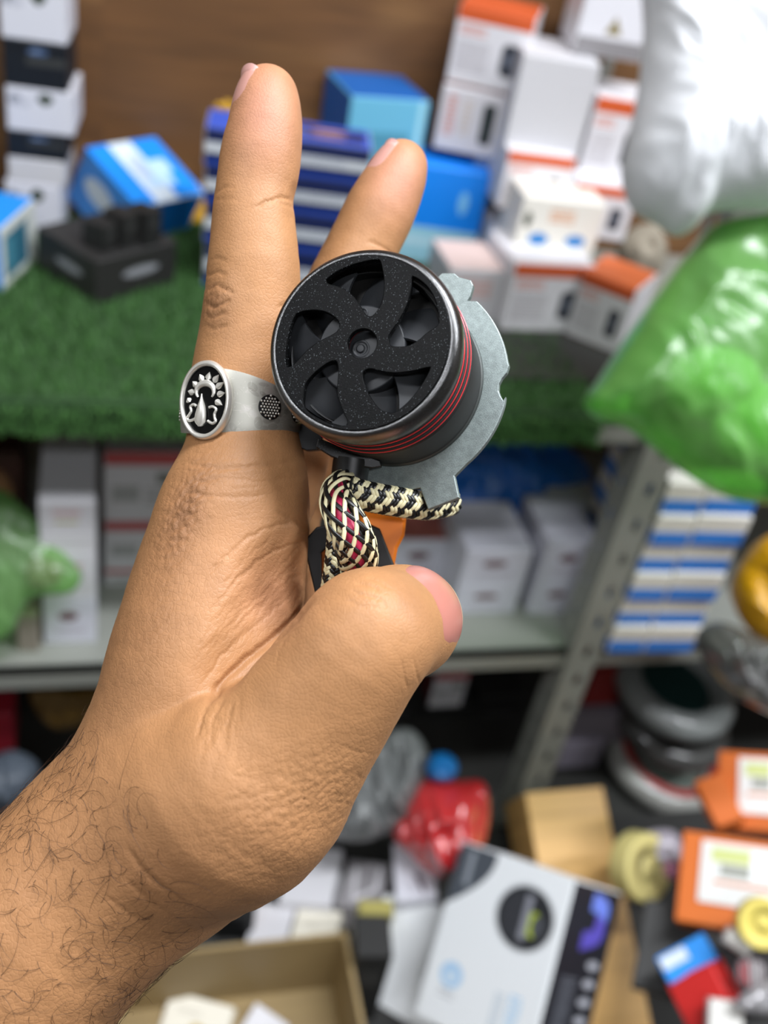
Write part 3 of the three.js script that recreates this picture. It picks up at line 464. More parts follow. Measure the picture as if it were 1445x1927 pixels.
// ---------------------------------------------------------------- the ring on the index finger
const RINGC = hp(457, 768, .2222), RZ = V(-.43, .03, .9).normalize(), RYr = V(.03, 1, .0), RX = RYr.clone().cross(RZ).normalize(), RY = RZ.clone().cross(RX);
const ring = thing('signet_ring', hToWorld(RINGC), CAMQ.clone().multiply(new THREE.Quaternion().setFromRotationMatrix(new THREE.Matrix4().makeBasis(RX, RY, RZ))));
tag(ring, 'silver ring with an oval black face and raised motif, worn on the index finger', 'ring');
const scratch = canvasTex(512, 256, (x, w, h) => { x.fillStyle = '#aeaca2'; x.fillRect(0, 0, w, h); for (let i = 0; i < 60; i++) { x.fillStyle = i % 2 ? 'rgba(200,198,190,.22)' : 'rgba(96,92,80,.2)'; x.beginPath(); x.ellipse(hash(i, 1, 9, 9) * w, hash(i, 2, 9, 9) * h, 8 + 22 * hash(i, 3, 9, 9), 5 + 16 * hash(i, 4, 9, 9), i, 0, 7); x.fill(); } for (let i = 0; i < 260; i++) { const a = hash(i, 1, 7, 2) * w, b = hash(i, 2, 7, 2) * h, t = hash(i, 3, 7, 2) * 6.28, l = 4 + 26 * hash(i, 4, 7, 2); x.strokeStyle = i % 3 ? 'rgba(240,238,232,.35)' : 'rgba(120,116,106,.3)'; x.lineWidth = .6 + hash(i, 5, 7, 2); x.beginPath(); x.moveTo(a, b); x.lineTo(a + l * Math.cos(t), b + l * Math.sin(t)); x.stroke(); } });
scratch.wrapS = scratch.wrapT = THREE.RepeatWrapping; scratch.repeat.set(3, 1);
const SILVER = mat(0xffffff, 0.45, { map: scratch, metalness: .6 }), SILVER_SHINY = mat(lin(232, 229, 220), 0.34, { metalness: .7 }), ENAMEL = mat(lin(8, 8, 9), 0.22, { specularIntensity: .35 });
const BR = 11.75;
part('band', mm(sheet((u, v) => { const a = u * Math.PI * 2, c = (1 + Math.cos(a)) / 2, w = 2.7 + 3.9 * Math.pow(c, 2), y = (v * 2 - 1) * w - (6.6 - w) * .5, r = BR + 1.15 - .25 * Math.pow(Math.abs(v * 2 - 1), 4); return V(r * Math.sin(a), y, r * Math.cos(a)); }, 96, 10, 1.1, true)), SILVER, ring);
const OA = 6.0, OB = 7.9, HZ = 14.0;   // half axes and height of the oval head
const oval = (prof) => { const g = lathe(prof, 80); g.scale(1, OB / OA, 1); return g; };
part('bezel', mm(oval([[0, HZ - 3], [OA - 1.2, HZ - 2.6], [OA - .1, HZ - 1.6], [OA + .1, HZ - .7], [OA - .05, HZ + .15], [OA - .4, HZ + .35], [OA - .75, HZ + .2], [OA - .85, HZ - .4]])), SILVER_SHINY, ring, 'polished silver oval rim');
part('enamel_face', mm(oval([[OA - .8, HZ - .45], [OA - 1.5, HZ - .28], [0, HZ - .2]])), ENAMEL, ring, 'glossy black oval face');
const motif = new THREE.Group(); motif.name = 'raised_motif'; ring.add(motif);
// tracing of the motif: px of a 6.02-fold crop, centre (335, 580), half axes 262 x 420
const mx = x => (x - 335) / 262 * (OA - .9), my = y => -(y - 578) / 420 * (OB - .9), MZ = HZ - .25;
for (const [bx, by, tx, ty] of [[150, 600, 118, 550], [200, 490, 118, 468], [235, 412, 172, 352], [300, 350, 258, 268], [362, 338, 380, 245], [435, 370, 495, 280], [470, 440, 560, 372], [485, 520, 578, 500], [465, 590, 552, 645]]) {
  const A = V(mx(bx), my(by), MZ), Bt = V(mx(tx), my(ty), MZ), pts = [0, .08, .25, .45, .7, .9, 1].map(t => A.clone().lerp(Bt, t));
  part('petal', mm(sweep(pts, (i) => { const r = [.12, .42, .66, .68, .42, .16, .04][i]; return [r, r * .8]; }, 14)), SILVER_SHINY, motif);
}
{ const pts = []; for (let a = -38; a <= 218; a += 8) pts.push(V(mx(338) + 108 / 262 * (OA - .9) * Math.cos(a * DEG), my(480) + 103 / 420 * (OB - .9) * Math.sin(a * DEG), MZ + .1)); part('arch', mm(sweep(pts, (i, t) => { const r = .2 + .52 * Math.sin(t * Math.PI); return [r, r * .9]; }, 14)), SILVER_SHINY, motif); }
{ const pts = [[298, 505], [303, 560], [308, 620], [312, 690], [308, 760], [300, 830], [298, 890]].map(([x, y], i) => V(mx(x), my(y), MZ + [.1, .25, .35, .45, .5, .4, .1][i])); part('trunk', mm(sweep(spline(pts, 24), (i, t) => { const r = .15 + 1.15 * smooth(0, .75, t) - .75 * smooth(.84, 1, t); return [r, Math.min(.75, r)]; }, 16)), SILVER_SHINY, motif); }
for (const s of [[[240, 655], [205, 632], [165, 655], [175, 710], [150, 760], [128, 800], [155, 825], [210, 812], [240, 790]], [[395, 670], [440, 662], [482, 695], [465, 750], [470, 800], [482, 835], [450, 862], [405, 845], [385, 830]]]) part('ear', mm(sweep(spline(s.map(([x, y]) => V(mx(x), my(y), MZ + .1)), 40), () => [.3, .3], 10)), SILVER_SHINY, motif);
// beaded rounds on the band
for (const [ang, rad] of [[1.02, 2.55], [1.62, 2.2], [-1.02, 2.55]]) {
  const rnd2 = new THREE.Group(); rnd2.name = numbered('beaded_round'); ring.add(rnd2); rnd2.rotation.y = ang; rnd2.position.set(0, (-.45 - .35 * Math.abs(ang)) * .001, 0);
  part('round_ground', mm(sheet((u, v) => { const r = rad * v, a = u * Math.PI * 2, x = -r * Math.cos(a), y = r * Math.sin(a); return V(x, y, Math.sqrt((BR + 1.2) ** 2 - x * x)); }, 40, 6, .25, true)), mat(lin(14, 14, 14), .4), rnd2);
  const beads = []; for (let i = -4; i <= 4; i++) for (let j = -4; j <= 4; j++) { const x = (i + (j & 1) / 2) * .66, y = j * .58; if (Math.hypot(x, y) < rad - .2) beads.push(new THREE.SphereGeometry(.235, 8, 6).translate(x, y, Math.sqrt((BR + 1.25) ** 2 - x * x))); }
  const b = part('bead', mm(join(beads)), SILVER_SHINY, rnd2); b.userData.kind = 'stuff';
}
// ---------------------------------------------------------------- shelving of the shop
const STEEL = mat(lin(150, 152, 144), 0.5, { metalness: 0.3 }), STEEL_DARK = mat(lin(60, 60, 57), 0.55, { metalness: 0.3 });
const shelf = thing('steel_shelf', V(0.56, 0, FRONT_Z));
tag(shelf, 'grey slotted steel shelving unit with an upright in front, packed with small boxes', 'shelf');
const sx = x => x - 0.56, sz = z => z - FRONT_Z;
const board = (x0, x1, y, name) => { const g = join([boxOf(sx(x0), sx(x1), y - .012, y, sz(-1.29), sz(FRONT_Z)), boxOf(sx(x0), sx(x1), y - .036, y, sz(FRONT_Z) - .003, sz(FRONT_Z)), boxOf(sx(x0), sx(x1), y - .036, y - .033, sz(FRONT_Z) - .02, sz(FRONT_Z))]); return part(name, g, y < .5 ? STEEL_DARK : STEEL, shelf); };  // lowest board darker: shade under the shelf put into its colour
board(-1.5, 0.56, TURF_Y - .006, 'shelf_board'); board(-1.5, 0.585, SHELF_Y, 'shelf_board'); board(0.6, 1.7, SHELF_Y, 'shelf_board'); board(0.6, 1.7, TURF_Y - .006, 'shelf_board'); board(-1.5, 1.7, 0.3, 'shelf_board');
for (const [x, z] of [[0.56, FRONT_Z], [0.56, -1.255], [-1.3, FRONT_Z], [-1.3, -1.255]]) {   // slotted angle uprights
  const leaf = () => { const s = new THREE.Shape([new THREE.Vector2(0, 0), new THREE.Vector2(.04, 0), new THREE.Vector2(.04, 1.55), new THREE.Vector2(0, 1.55)]); for (let y = .03; y < 1.5; y += .05) { const h = new THREE.Path(); h.absellipse(.024, y, .0045, .011, 0, Math.PI * 2); s.holes.push(h); } return new THREE.ExtrudeGeometry(s, { depth: .0022, bevelEnabled: false, curveSegments: 8 }); };
  const a = leaf(), b = leaf(); b.rotateY(Math.PI / 2); b.translate(0, 0, .002);
  const g = join([a, b]); g.translate(sx(x), 0, sz(z) + .002); if (z === FRONT_Z) g.translate(0, 0, .004); part('upright', g, STEEL, shelf, 'grey slotted angle upright');
}
// artificial turf on the top board
const turf = thing('turf_mat', V(-.5, TURF_Y - .006, -1.07)); tag(turf, 'green artificial grass mat covering the top shelf board', 'mat');
part('backing', boxOf(-1, 1.0, .0002, .006, -.21, .222), mat(lin(44, 74, 36), .9), turf);
part('edge_strip', boxOf(-1, 1.0, -.03, .006, .2235, .228), mat(lin(40, 70, 34), .9), turf);
{
  const blade = new THREE.BufferGeometry(); blade.setAttribute('position', new THREE.Float32BufferAttribute([-.0009, 0, 0, .0009, 0, 0, .0007, .006, .0012, -.0007, .006, .0012, 0, .011, .004], 3)); blade.setIndex([0, 1, 2, 0, 2, 3, 3, 2, 4]); blade.computeVertexNormals();
  const N = 26000, im = new THREE.InstancedMesh(blade, new THREE.MeshStandardMaterial({ color: 0xffffff, roughness: .6, side: THREE.DoubleSide }), N), M = new THREE.Matrix4(), q = new THREE.Quaternion(), c = new THREE.Color();
  for (let i = 0; i < N; i++) { const edge = i < 2200, x = rr(.15, 1.0), z = edge ? .2285 : rr(-.2, .222), y = edge ? rr(-.028, .004) : .0055; q.setFromEuler(new THREE.Euler(edge ? rr(.9, 1.5) : rr(-.35, .35), rr(0, 6.28) * (edge ? .1 : 1), rr(-.3, .3))); M.compose(V(x, y, z), q, V(1, rr(.7, 1.2), 1)); im.setMatrixAt(i, M); const k = rr(.75, 1.25); im.setColorAt(i, c.setRGB(.055 * k, .15 * k, .035 * k)); }
  im.name = 'grass_pile'; im.userData.kind = 'stuff'; add(im, turf);
}
const tray = new THREE.Mesh(boxOf(-.2, .2, 0, .004, -.085, .085), STEEL_DARK); tray.name = 'steel_sheet'; tray.position.set(.6, TURF_Y + .001, -.99); add(tray, scene); tag(tray, 'bare grey sheet on the top shelf in front of the orange striped cartons', 'sheet');
// low bench in front of the shelves, carrying the heap at the bottom
const bench = thing('low_bench', V(.4, 0, -.55)); tag(bench, 'low dark bench under the heap of boxes before the shelf', 'bench');
part('bench_top', boxOf(-1.2, 1.2, BENCH_Y - .03, BENCH_Y, -.28, .3), mat(lin(40, 40, 38), .7), bench);
for (const [x, z] of [[-1.15, -.24], [1.15, -.24], [-1.15, .26], [1.15, .26]]) part('leg', boxOf(x - .025, x + .025, 0, BENCH_Y - .03, z - .025, z + .025), mat(lin(40, 40, 38), .7), bench);

// ---------------------------------------------------------------- printed cartons
const px2 = (x, list) => { for (const [c, a, b, w, h] of list) { x.fillStyle = c; x.fillRect(a, b, w, h); } };
const strokes = (x, c, a, b, w, h, n) => { x.fillStyle = c; for (let i = 0; i < n; i++) { let p = a; while (p < a + w) { const l = 3 + hash(i, Math.round(p), 1, n) * 9; x.fillRect(p, b + i * h / n, Math.min(l, a + w - p), h / n * .55); p += l + 2.5; } } };
const disc = (x, c, a, b, r, s) => { x.fillStyle = c; x.beginPath(); x.ellipse(a, b, r, s, 0, 0, 7); x.fill(); };
const PRINT = {
  leaf: (x, w, h) => { px2(x, [['#d9d9e0', 0, 0, w, h]]); disc(x, '#9a9ca6', 30, 70, 26, 34); disc(x, '#c2c3cc', 60, 90, 30, 20); x.fillStyle = '#2c3a24'; x.beginPath(); x.moveTo(150, 92); x.quadraticCurveTo(100, 60, 128, 30); x.quadraticCurveTo(150, 12, 172, 30); x.quadraticCurveTo(196, 62, 150, 92); x.fill(); },
  night: (x, w, h) => { px2(x, [['#14181f', 0, 0, w, h], ['#3a3b3a', 90, 80, 166, 48]]); disc(x, '#4d6285', 140, 52, 44, 18); disc(x, '#7f93b5', 130, 46, 18, 8); disc(x, '#0d1016', 60, 30, 40, 20); },
  orange: (x, w, h) => { px2(x, [['#dcdadd', 0, 0, w, h], ['#cf5a2a', 0, 0, w, 44]]); strokes(x, '#cc6a52', 14, 60, 90, 34, 3); strokes(x, '#a9a4a8', 14, 112, 110, 110, 8); x.fillStyle = '#2c2f36'; x.beginPath(); x.roundRect(168, 96, 54, 110, 20); x.fill(); disc(x, '#6a6f7c', 195, 150, 14, 30); },
  tall: (x, w, h) => { px2(x, [['#d6d3d6', 0, 0, w, h]]); strokes(x, '#c8553a', 26, 30, 34, 170, 9); strokes(x, '#c9b29c', 90, 40, 30, 150, 7); x.fillStyle = '#2b3434'; x.beginPath(); x.roundRect(168, 40, 50, 170, 16); x.fill(); },
  pale: (x, w, h) => { px2(x, [['#c9c6c9', 0, 0, w, h]]); strokes(x, '#c98d80', 40, 40, 170, 90, 4); },
  plain: (x, w, h) => { px2(x, [['#cfced1', 0, 0, w, h]]); },
  stripe: (x, w, h) => { px2(x, [['#e4dfd6', 0, 0, w, h], ['#2173cf', 0, h * .52, w, h * .48]]); strokes(x, '#b9b2a6', 20, h * .14, w - 40, h * .26, 2); strokes(x, '#6fa8e6', 30, h * .68, w - 60, h * .12, 1); },
  navy: (x, w, h) => { px2(x, [['#0d1c4e', 0, 0, w, h], ['#c9cdd2', 0, h * .34, w, h * .3], ['#1f3f9a', 0, h * .84, w, h * .16]]); strokes(x, '#8f96a8', 30, h * .4, w - 70, h * .16, 2); },
  violet: (x, w, h) => { px2(x, [['#3a58c0', 0, 0, w, h], ['#251f4a', 60, 40, 190, 130]]); disc(x, '#b5855c', 190, 90, 30, 22); disc(x, '#8a94c8', 120, 110, 40, 20); },
  cyan: (x, w, h) => { px2(x, [['#69b4d2', 0, 0, w, h], ['#4f93ad', 10, 50, w - 60, 40]]); px2(x, [['#9fd4e2', w - 30, 0, 18, h]]); },
  window: (x, w, h) => { px2(x, [['#d8ddd6', 0, 0, w, h], ['#336d84', 20, 40, w - 90, h - 80], ['#4b8ea3', 30, 60, 60, h - 130]]); },
  sky: (x, w, h) => { px2(x, [['#0f8df0', 0, 0, w, h], ['#d8e6f2', 70, 0, 84, h]]); px2(x, [['#b9d9f5', 96, 90, 120, 110]]); disc(x, '#aebfd8', 118, 110, 22, 56); px2(x, [['#1490ee', 190, 150, 40, 60]]); },
  skyside: (x, w, h) => { px2(x, [['#3a7fc4', 0, 0, w, h]]); disc(x, '#b8c2c6', 140, 110, 50, 70); },
  halfblue: (x, w, h) => { px2(x, [['#0d86ee', 0, 0, w, h * .6], ['#9ccfdf', 0, h * .6, w, h * .4]]); disc(x, '#7fc4f2', 190, 80, 16, 30); strokes(x, '#c9e6ef', 20, h * .72, w - 40, h * .12, 1); },
  redband: (x, w, h) => { px2(x, [['#c3c3c5', 0, 0, w, h], ['#a84646', 0, 0, w, 44]]); px2(x, [['#6d7068', 150, 70, 90, 40], ['#9a9c9a', 20, 120, 80, 60]]); strokes(x, '#8f908e', 120, 130, 110, 70, 3); },
  thinlines: (x, w, h) => { px2(x, [['#d3d2d6', 0, 0, w, h]]); strokes(x, '#c08a86', 60, 60, 130, 60, 2); strokes(x, '#b3b06a', 70, 150, 110, 50, 1); },
  spotmark: (x, w, h) => { px2(x, [['#cfd0da', 0, 0, w, h]]); disc(x, '#6b4a4c', 120, 100, 50, 26); strokes(x, '#a9a2ae', 60, 170, 140, 40, 2); },
  tray: (x, w, h) => { px2(x, [['#2b2a29', 0, 0, w, h]]); disc(x, '#85878c', 140, 120, 60, 30); strokes(x, '#a5a7ab', 96, 104, 90, 34, 2); },
  circles: (x, w, h) => { px2(x, [['#e6e2d8', 0, 0, w, h]]); strokes(x, '#d68a52', 90, 40, 80, 60, 3); disc(x, '#2f80c4', 70, 170, 32, 28); disc(x, '#2f80c4', 190, 165, 32, 26); disc(x, '#41463a', 24, 90, 12, 34); },
  kraft: (x, w, h) => { px2(x, [['#dcae68', 0, 0, w, h]]); for (let i = 0; i < 40; i++) { x.fillStyle = i % 2 ? 'rgba(150,108,58,.12)' : 'rgba(226,184,120,.12)'; x.fillRect(0, hash(i, 2, 3, 4) * h, w, 1 + hash(i, 5, 1, 2) * 6); } },
  dullkraft: (x, w, h) => { px2(x, [['#8f7a52', 0, 0, w, h]]); for (let i = 0; i < 30; i++) { x.fillStyle = i % 2 ? 'rgba(110,90,56,.14)' : 'rgba(170,148,104,.14)'; x.fillRect(0, hash(i, 2, 3, 8) * h, w, 1 + hash(i, 5, 1, 6) * 6); } },
  product: (x, w, h) => { px2(x, [['#e9edef', 0, 0, w, h]]); x.fillStyle = '#4a5058'; x.beginPath(); x.moveTo(0, 0); x.lineTo(w * .34, 0); x.quadraticCurveTo(w * .36, h * .1, w * .24, h * .2); x.quadraticCurveTo(w * .16, h * .27, 0, h * .36); x.fill(); px2(x, [['#8f969e', w * .1, h * .03, w * .05, h * .2]]);
    const cx = w * .69, cy = h * .28; disc(x, '#cfd3d6', cx, cy, w * .255, h * .19); disc(x, '#26282c', cx, cy, w * .235, h * .17); disc(x, '#33353a', cx - w * .08, cy, w * .12, h * .13); disc(x, '#a4b52e', cx + w * .08, cy + h * .02, w * .07, h * .07); px2(x, [['#8b8d96', cx - w * .02, cy - h * .13, w * .06, h * .25]]); disc(x, '#4a4d52', cx + w * .12, cy + h * .02, w * .05, h * .06);
    disc(x, '#a9cdec', w * .22, h * .72, w * .1, h * .07); disc(x, '#d9e6f0', w * .22, h * .73, w * .04, h * .03); strokes(x, '#b9bcc0', w * .15, h * .8, w * .14, h * .06, 2); strokes(x, '#b4c3cf', w * .62, h * .7, w * .08, h * .26, 12); strokes(x, '#9cc8ea', w * .74, h * .68, w * .1, h * .28, 10); },
  productside: (x, w, h) => { px2(x, [['#1d1e24', 0, 0, w, h]]); x.lineWidth = 26; x.strokeStyle = '#6f86e0'; x.beginPath(); x.moveTo(w * .45, h * .08); x.quadraticCurveTo(w * 1.0, h * .1, w * .62, h * .19); x.stroke(); x.strokeStyle = '#5a4fb4'; x.beginPath(); x.moveTo(w * .6, h * .19); x.quadraticCurveTo(w * 1.02, h * .24, w * .4, h * .3); x.stroke(); for (const k of [.42, .52, .62, .72]) disc(x, '#a9abb2', w * .76, h * k, w * .12, h * .025); strokes(x, '#6d7078', w * .2, h * .5, w * .3, h * .4, 14); },
  blister: (x, w, h) => { px2(x, [['#dfe0dc', 0, 0, w, h], ['#c7cf86', 30, 24, 120, 60], ['#9a9c92', 60, 90, 120, 50], ['#c9743a', 40, 160, 190, 14]]); px2(x, [['#eef0ee', 150, 20, 90, 120]]); },
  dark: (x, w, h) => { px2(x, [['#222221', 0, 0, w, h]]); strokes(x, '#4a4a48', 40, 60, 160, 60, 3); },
  cream: (x, w, h) => { px2(x, [['#ddd8c8', 0, 0, w, h]]); disc(x, '#b29a52', 140, 150, 30, 26); strokes(x, '#b9b3a4', 40, 60, 100, 40, 2); },
  markwhite: (x, w, h) => { px2(x, [['#d7d8e0', 0, 0, w, h]]); x.fillStyle = '#3a2238'; x.beginPath(); x.moveTo(120, 150); x.lineTo(170, 230); x.lineTo(190, 230); x.lineTo(160, 150); x.fill(); },
  greyvee: (x, w, h) => { px2(x, [['#8f8c8e', 0, 0, w, h]]); x.strokeStyle = '#cfccd0'; x.lineWidth = 26; x.beginPath(); x.moveTo(60, 40); x.lineTo(90, 220); x.lineTo(210, 150); x.lineTo(200, 30); x.stroke(); },
  topmark: (x, w, h) => { px2(x, [['#dedde2', 0, 0, w, h]]); x.fillStyle = '#8a7d55'; x.beginPath(); x.moveTo(128, 100); x.lineTo(96, 170); x.lineTo(160, 170); x.fill(); px2(x, [['#8d8a8c', 0, 190, w, 66]]); },
};
const printed = {}, PM = name => printed[name] ||= new THREE.MeshStandardMaterial({ map: canvasTex(256, 256, PRINT[name]), roughness: .5 });
const plainM = {}, CM = c => plainM[c] ||= mat(c, .55);
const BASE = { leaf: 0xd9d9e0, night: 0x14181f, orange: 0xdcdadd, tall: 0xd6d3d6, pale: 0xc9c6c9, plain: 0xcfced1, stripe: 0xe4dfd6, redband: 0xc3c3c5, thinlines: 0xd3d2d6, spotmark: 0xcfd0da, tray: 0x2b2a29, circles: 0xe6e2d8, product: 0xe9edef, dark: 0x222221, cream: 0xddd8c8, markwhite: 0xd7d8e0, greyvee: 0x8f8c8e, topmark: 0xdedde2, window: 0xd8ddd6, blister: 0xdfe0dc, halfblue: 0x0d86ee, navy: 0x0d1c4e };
const M_ = v => typeof v === 'string' && PRINT[v] ? PM(v) : CM(v);
// a carton: bevelled body whose six sides take their own print, origin at the middle of its base front edge
function cartonGeo(w, h, d, c = .0012) {
  const pos = [], nor = [], uv = [], idx = [], g = new THREE.BufferGeometry(); let n = 0; const x = w / 2;
  const face = (o, a, b, m) => { const nn = a.clone().cross(b).normalize(), k = pos.length / 3; for (const [i, j] of [[0, 0], [1, 0], [1, 1], [0, 1]]) { const p = o.clone().addScaledVector(a, i).addScaledVector(b, j); pos.push(p.x, p.y, p.z); nor.push(nn.x, nn.y, nn.z); uv.push(i, j); } idx.push(k, k + 1, k + 2, k, k + 2, k + 3); g.addGroup(n, 6, m); n += 6; };
  face(V(x, c, -c), V(0, 0, -d + 2 * c), V(0, h - 2 * c, 0), 0); face(V(-x, c, -d + c), V(0, 0, d - 2 * c), V(0, h - 2 * c, 0), 1);
  face(V(-x + c, h, -c), V(w - 2 * c, 0, 0), V(0, 0, -d + 2 * c), 2); face(V(-x + c, 0, -d + c), V(w - 2 * c, 0, 0), V(0, 0, d - 2 * c), 3);
  face(V(-x + c, c, 0), V(w - 2 * c, 0, 0), V(0, h - 2 * c, 0), 4); face(V(x - c, c, -d), V(-w + 2 * c, 0, 0), V(0, h - 2 * c, 0), 5);
  for (const s of [1, -1]) {   // bevels
    const A = (p, q, r, t) => { const k = pos.length / 3, nn = q.clone().sub(p).cross(t.clone().sub(p)).normalize(); for (const e of [p, q, r, t]) { pos.push(e.x, e.y, e.z); nor.push(nn.x, nn.y, nn.z); uv.push(0, .5); } idx.push(k, k + 1, k + 2, k, k + 2, k + 3); g.addGroup(n, 6, 4); n += 6; };
    const X = s * x, i = s * (x - c), F = (...p) => (s > 0 ? A(...p) : A(...p.reverse()));
    F(V(i, c, 0), V(X, c, -c), V(X, h - c, -c), V(i, h - c, 0)); F(V(X, c, -d + c), V(i, c, -d), V(i, h - c, -d), V(X, h - c, -d + c));
    F(V(X, h - c, -c), V(X, h - c, -d + c), V(i, h, -d + c), V(i, h, -c)); F(V(X, c, -d + c), V(X, c, -c), V(i, 0, -c), V(i, 0, -d + c));
  }
  const e = (p, q, r, t) => { const k = pos.length / 3, nn = q.clone().sub(p).cross(t.clone().sub(p)).normalize(); for (const v of [p, q, r, t]) { pos.push(v.x, v.y, v.z); nor.push(nn.x, nn.y, nn.z); uv.push(.5, 1); } idx.push(k, k + 1, k + 2, k, k + 2, k + 3); g.addGroup(n, 6, 4); n += 6; };
  const i = x - c; e(V(-i, h - c, 0), V(i, h - c, 0), V(i, h, -c), V(-i, h, -c)); e(V(i, h - c, -d), V(-i, h - c, -d), V(-i, h, -d + c), V(i, h, -d + c)); e(V(i, c, 0), V(-i, c, 0), V(-i, 0, -c), V(i, 0, -c)); e(V(-i, c, -d), V(i, c, -d), V(i, 0, -d + c), V(-i, 0, -d + c));
  g.setAttribute('position', new THREE.Float32BufferAttribute(pos, 3)); g.setAttribute('normal', new THREE.Float32BufferAttribute(nor, 3)); g.setAttribute('uv', new THREE.Float32BufferAttribute(uv, 2)); g.setIndex(idx); return g;
}
// faces: [front, side, top]; the lid is a tuck flap with a seam on the top
function cartonAt(name, label, cat, group, p, q, w, h, d, faces, flap = true) {
  const t = thing(name, p, q); tag(t, label, cat, group);
  const f = faces[0], own = typeof f === 'string' ? BASE[f] : f, s = faces[1] || own, u = faces[2] || own, b = part('body', cartonGeo(w, h, d), [M_(s), M_(s), M_(u), M_(u), M_(f), M_(f)], t);
  if (flap) { const g = cartonGeo(w * .96, .0008, d * .5, .0002); g.translate(0, h - .0001, -d * .02); g.clearGroups(); part('lid_flap', g, M_(u), t); }
  t.userData_top = h; return { t, w, h, d, p, q, top: p.y + h };
}
const UPY = V(0, 1, 0);
// upright carton seen between pixel columns x0..x1, standing with its front edge at row yb (number or [left, right]) on height base, up to row yt
function carton(label, cat, group, { x, yb, yt, base, z, d = .08, faces, flap, h, name = 'carton' }) {
  const [ya, yc] = Array.isArray(yb) ? yb : [yb, yb]; let a, c;
  if (z !== undefined) { a = onZ(x[0], ya, z); c = onZ(x[1], yc, z); if (base === undefined) base = (a.y + c.y) / 2; const m = (ya + yc) / 2, mp = onZ((x[0] + x[1]) / 2, m, z); const s = (yc - ya) / (x[1] - x[0]); a.z += 0; const yaw = s * 1.0; const w = a.distanceTo(c) / Math.cos(yaw); a = V(mp.x - w / 2 * Math.cos(yaw), base, z - w / 2 * Math.sin(yaw)); c = V(mp.x + w / 2 * Math.cos(yaw), base, z + w / 2 * Math.sin(yaw)); }
  else { a = onY(x[0], ya, base); c = onY(x[1], yc, base); }
  const w = Math.hypot(c.x - a.x, c.z - a.z), yaw = -Math.atan2(c.z - a.z, c.x - a.x), mid = V((a.x + c.x) / 2, base, (a.z + c.z) / 2);
  if (h === undefined) { let lo = .002, hi = 1; for (let i = 0; i < 30; i++) { const m = (lo + hi) / 2; toPix(V(mid.x, base + m, mid.z))[1] > yt ? lo = m : hi = m; } h = lo; }
  return cartonAt(name, label, cat, group, mid, new THREE.Quaternion().setFromAxisAngle(UPY, yaw), w, h, d, faces, flap);
}
// carton lying at any tilt: front corners [px, py, depth] top left, top right, bottom left
function slab(label, cat, group, { tl, tr, bl, d, faces, flap = false, name = 'carton' }) {
  const A = atD(...tl), X = atD(...tr).sub(A), Y = A.clone().sub(atD(...bl)), w = X.length(); X.normalize(); Y.addScaledVector(X, -Y.dot(X)); const h = Y.length(); Y.normalize(); const Z = X.clone().cross(Y);
  const q = new THREE.Quaternion().setFromRotationMatrix(new THREE.Matrix4().makeBasis(X, Y, Z));
  return cartonAt(name, label, cat, group, A.addScaledVector(Y, -h).addScaledVector(X, w / 2), q, w, h, d, faces, flap);
}
// crumpled bag: an outline of pixels at a depth, blown up to a thickness, with folds
function bag(name, label, cat, group, px, d, thick, m, { folds = .25, seed = 1, back = .6, radial = 6, tilt = 0 } = {}) {
  const P = px.map(([x, y, e = 0]) => atD(x, y, d + e)), c = P.reduce((s, p) => s.add(p), V(0, 0, 0)).multiplyScalar(1 / P.length), t = thing(name, c, CAMQ); tag(t, label, cat, group);
  const inv = CAMQ.clone().invert(), L = P.map(p => p.clone().sub(c).applyQuaternion(inv)), cur = new THREE.CatmullRomCurve3(L, true, 'centripetal'), NA = 180, NR = 64, ring = cur.getSpacedPoints(NA);
  const build = s => { const pos = [], idx = []; for (let j = 0; j <= NR; j++) for (let i = 0; i <= NA; i++) { const r = Math.sin(j / NR * Math.PI / 2), q = ring[i % NA], bulge = Math.sqrt(Math.max(0, 1 - r * r)), an = Math.atan2(q.y, q.x);
    const X = q.x * r, Y = q.y * r, wx = X + .02 * n3(X * 14, Y * 14, seed), f = (fine => .75 * n3(wx * 11 + seed, Y * 6, seed * 2 + s) + fine * (.45 * n3(wx * 30 + seed, Y * 14, seed * 3) + .1 * (1 - 3 * Math.abs(n3(wx * 56 + Y * 24, Y * 30 - wx * 14, seed * 2))) + .3 * (1 - 2 * Math.abs(n3(wx * 42 + seed, Y * 20 + wx * 16, seed)))))(radial / 6);
    const z = s * thick * (s > 0 ? 1 : back) * bulge * (1 + folds * 2.2 * f * Math.min(1, r * 2.5)) + q.z * r; pos.push(q.x * r, q.y * r, z); }
    for (let j = 0; j < NR; j++) for (let i = 0; i < NA; i++) { const a = j * (NA + 1) + i; s > 0 ? idx.push(a, a + NA + 1, a + NA + 2, a, a + NA + 2, a + 1) : idx.push(a, a + NA + 2, a + NA + 1, a, a + 1, a + NA + 2); }
    const g = new THREE.BufferGeometry(); g.setAttribute('position', new THREE.Float32BufferAttribute(pos, 3)); g.setIndex(idx); g.computeVertexNormals(); return g; };
  part('bag_film', join([build(1), build(-1)]), m, t); return { t, c };
}
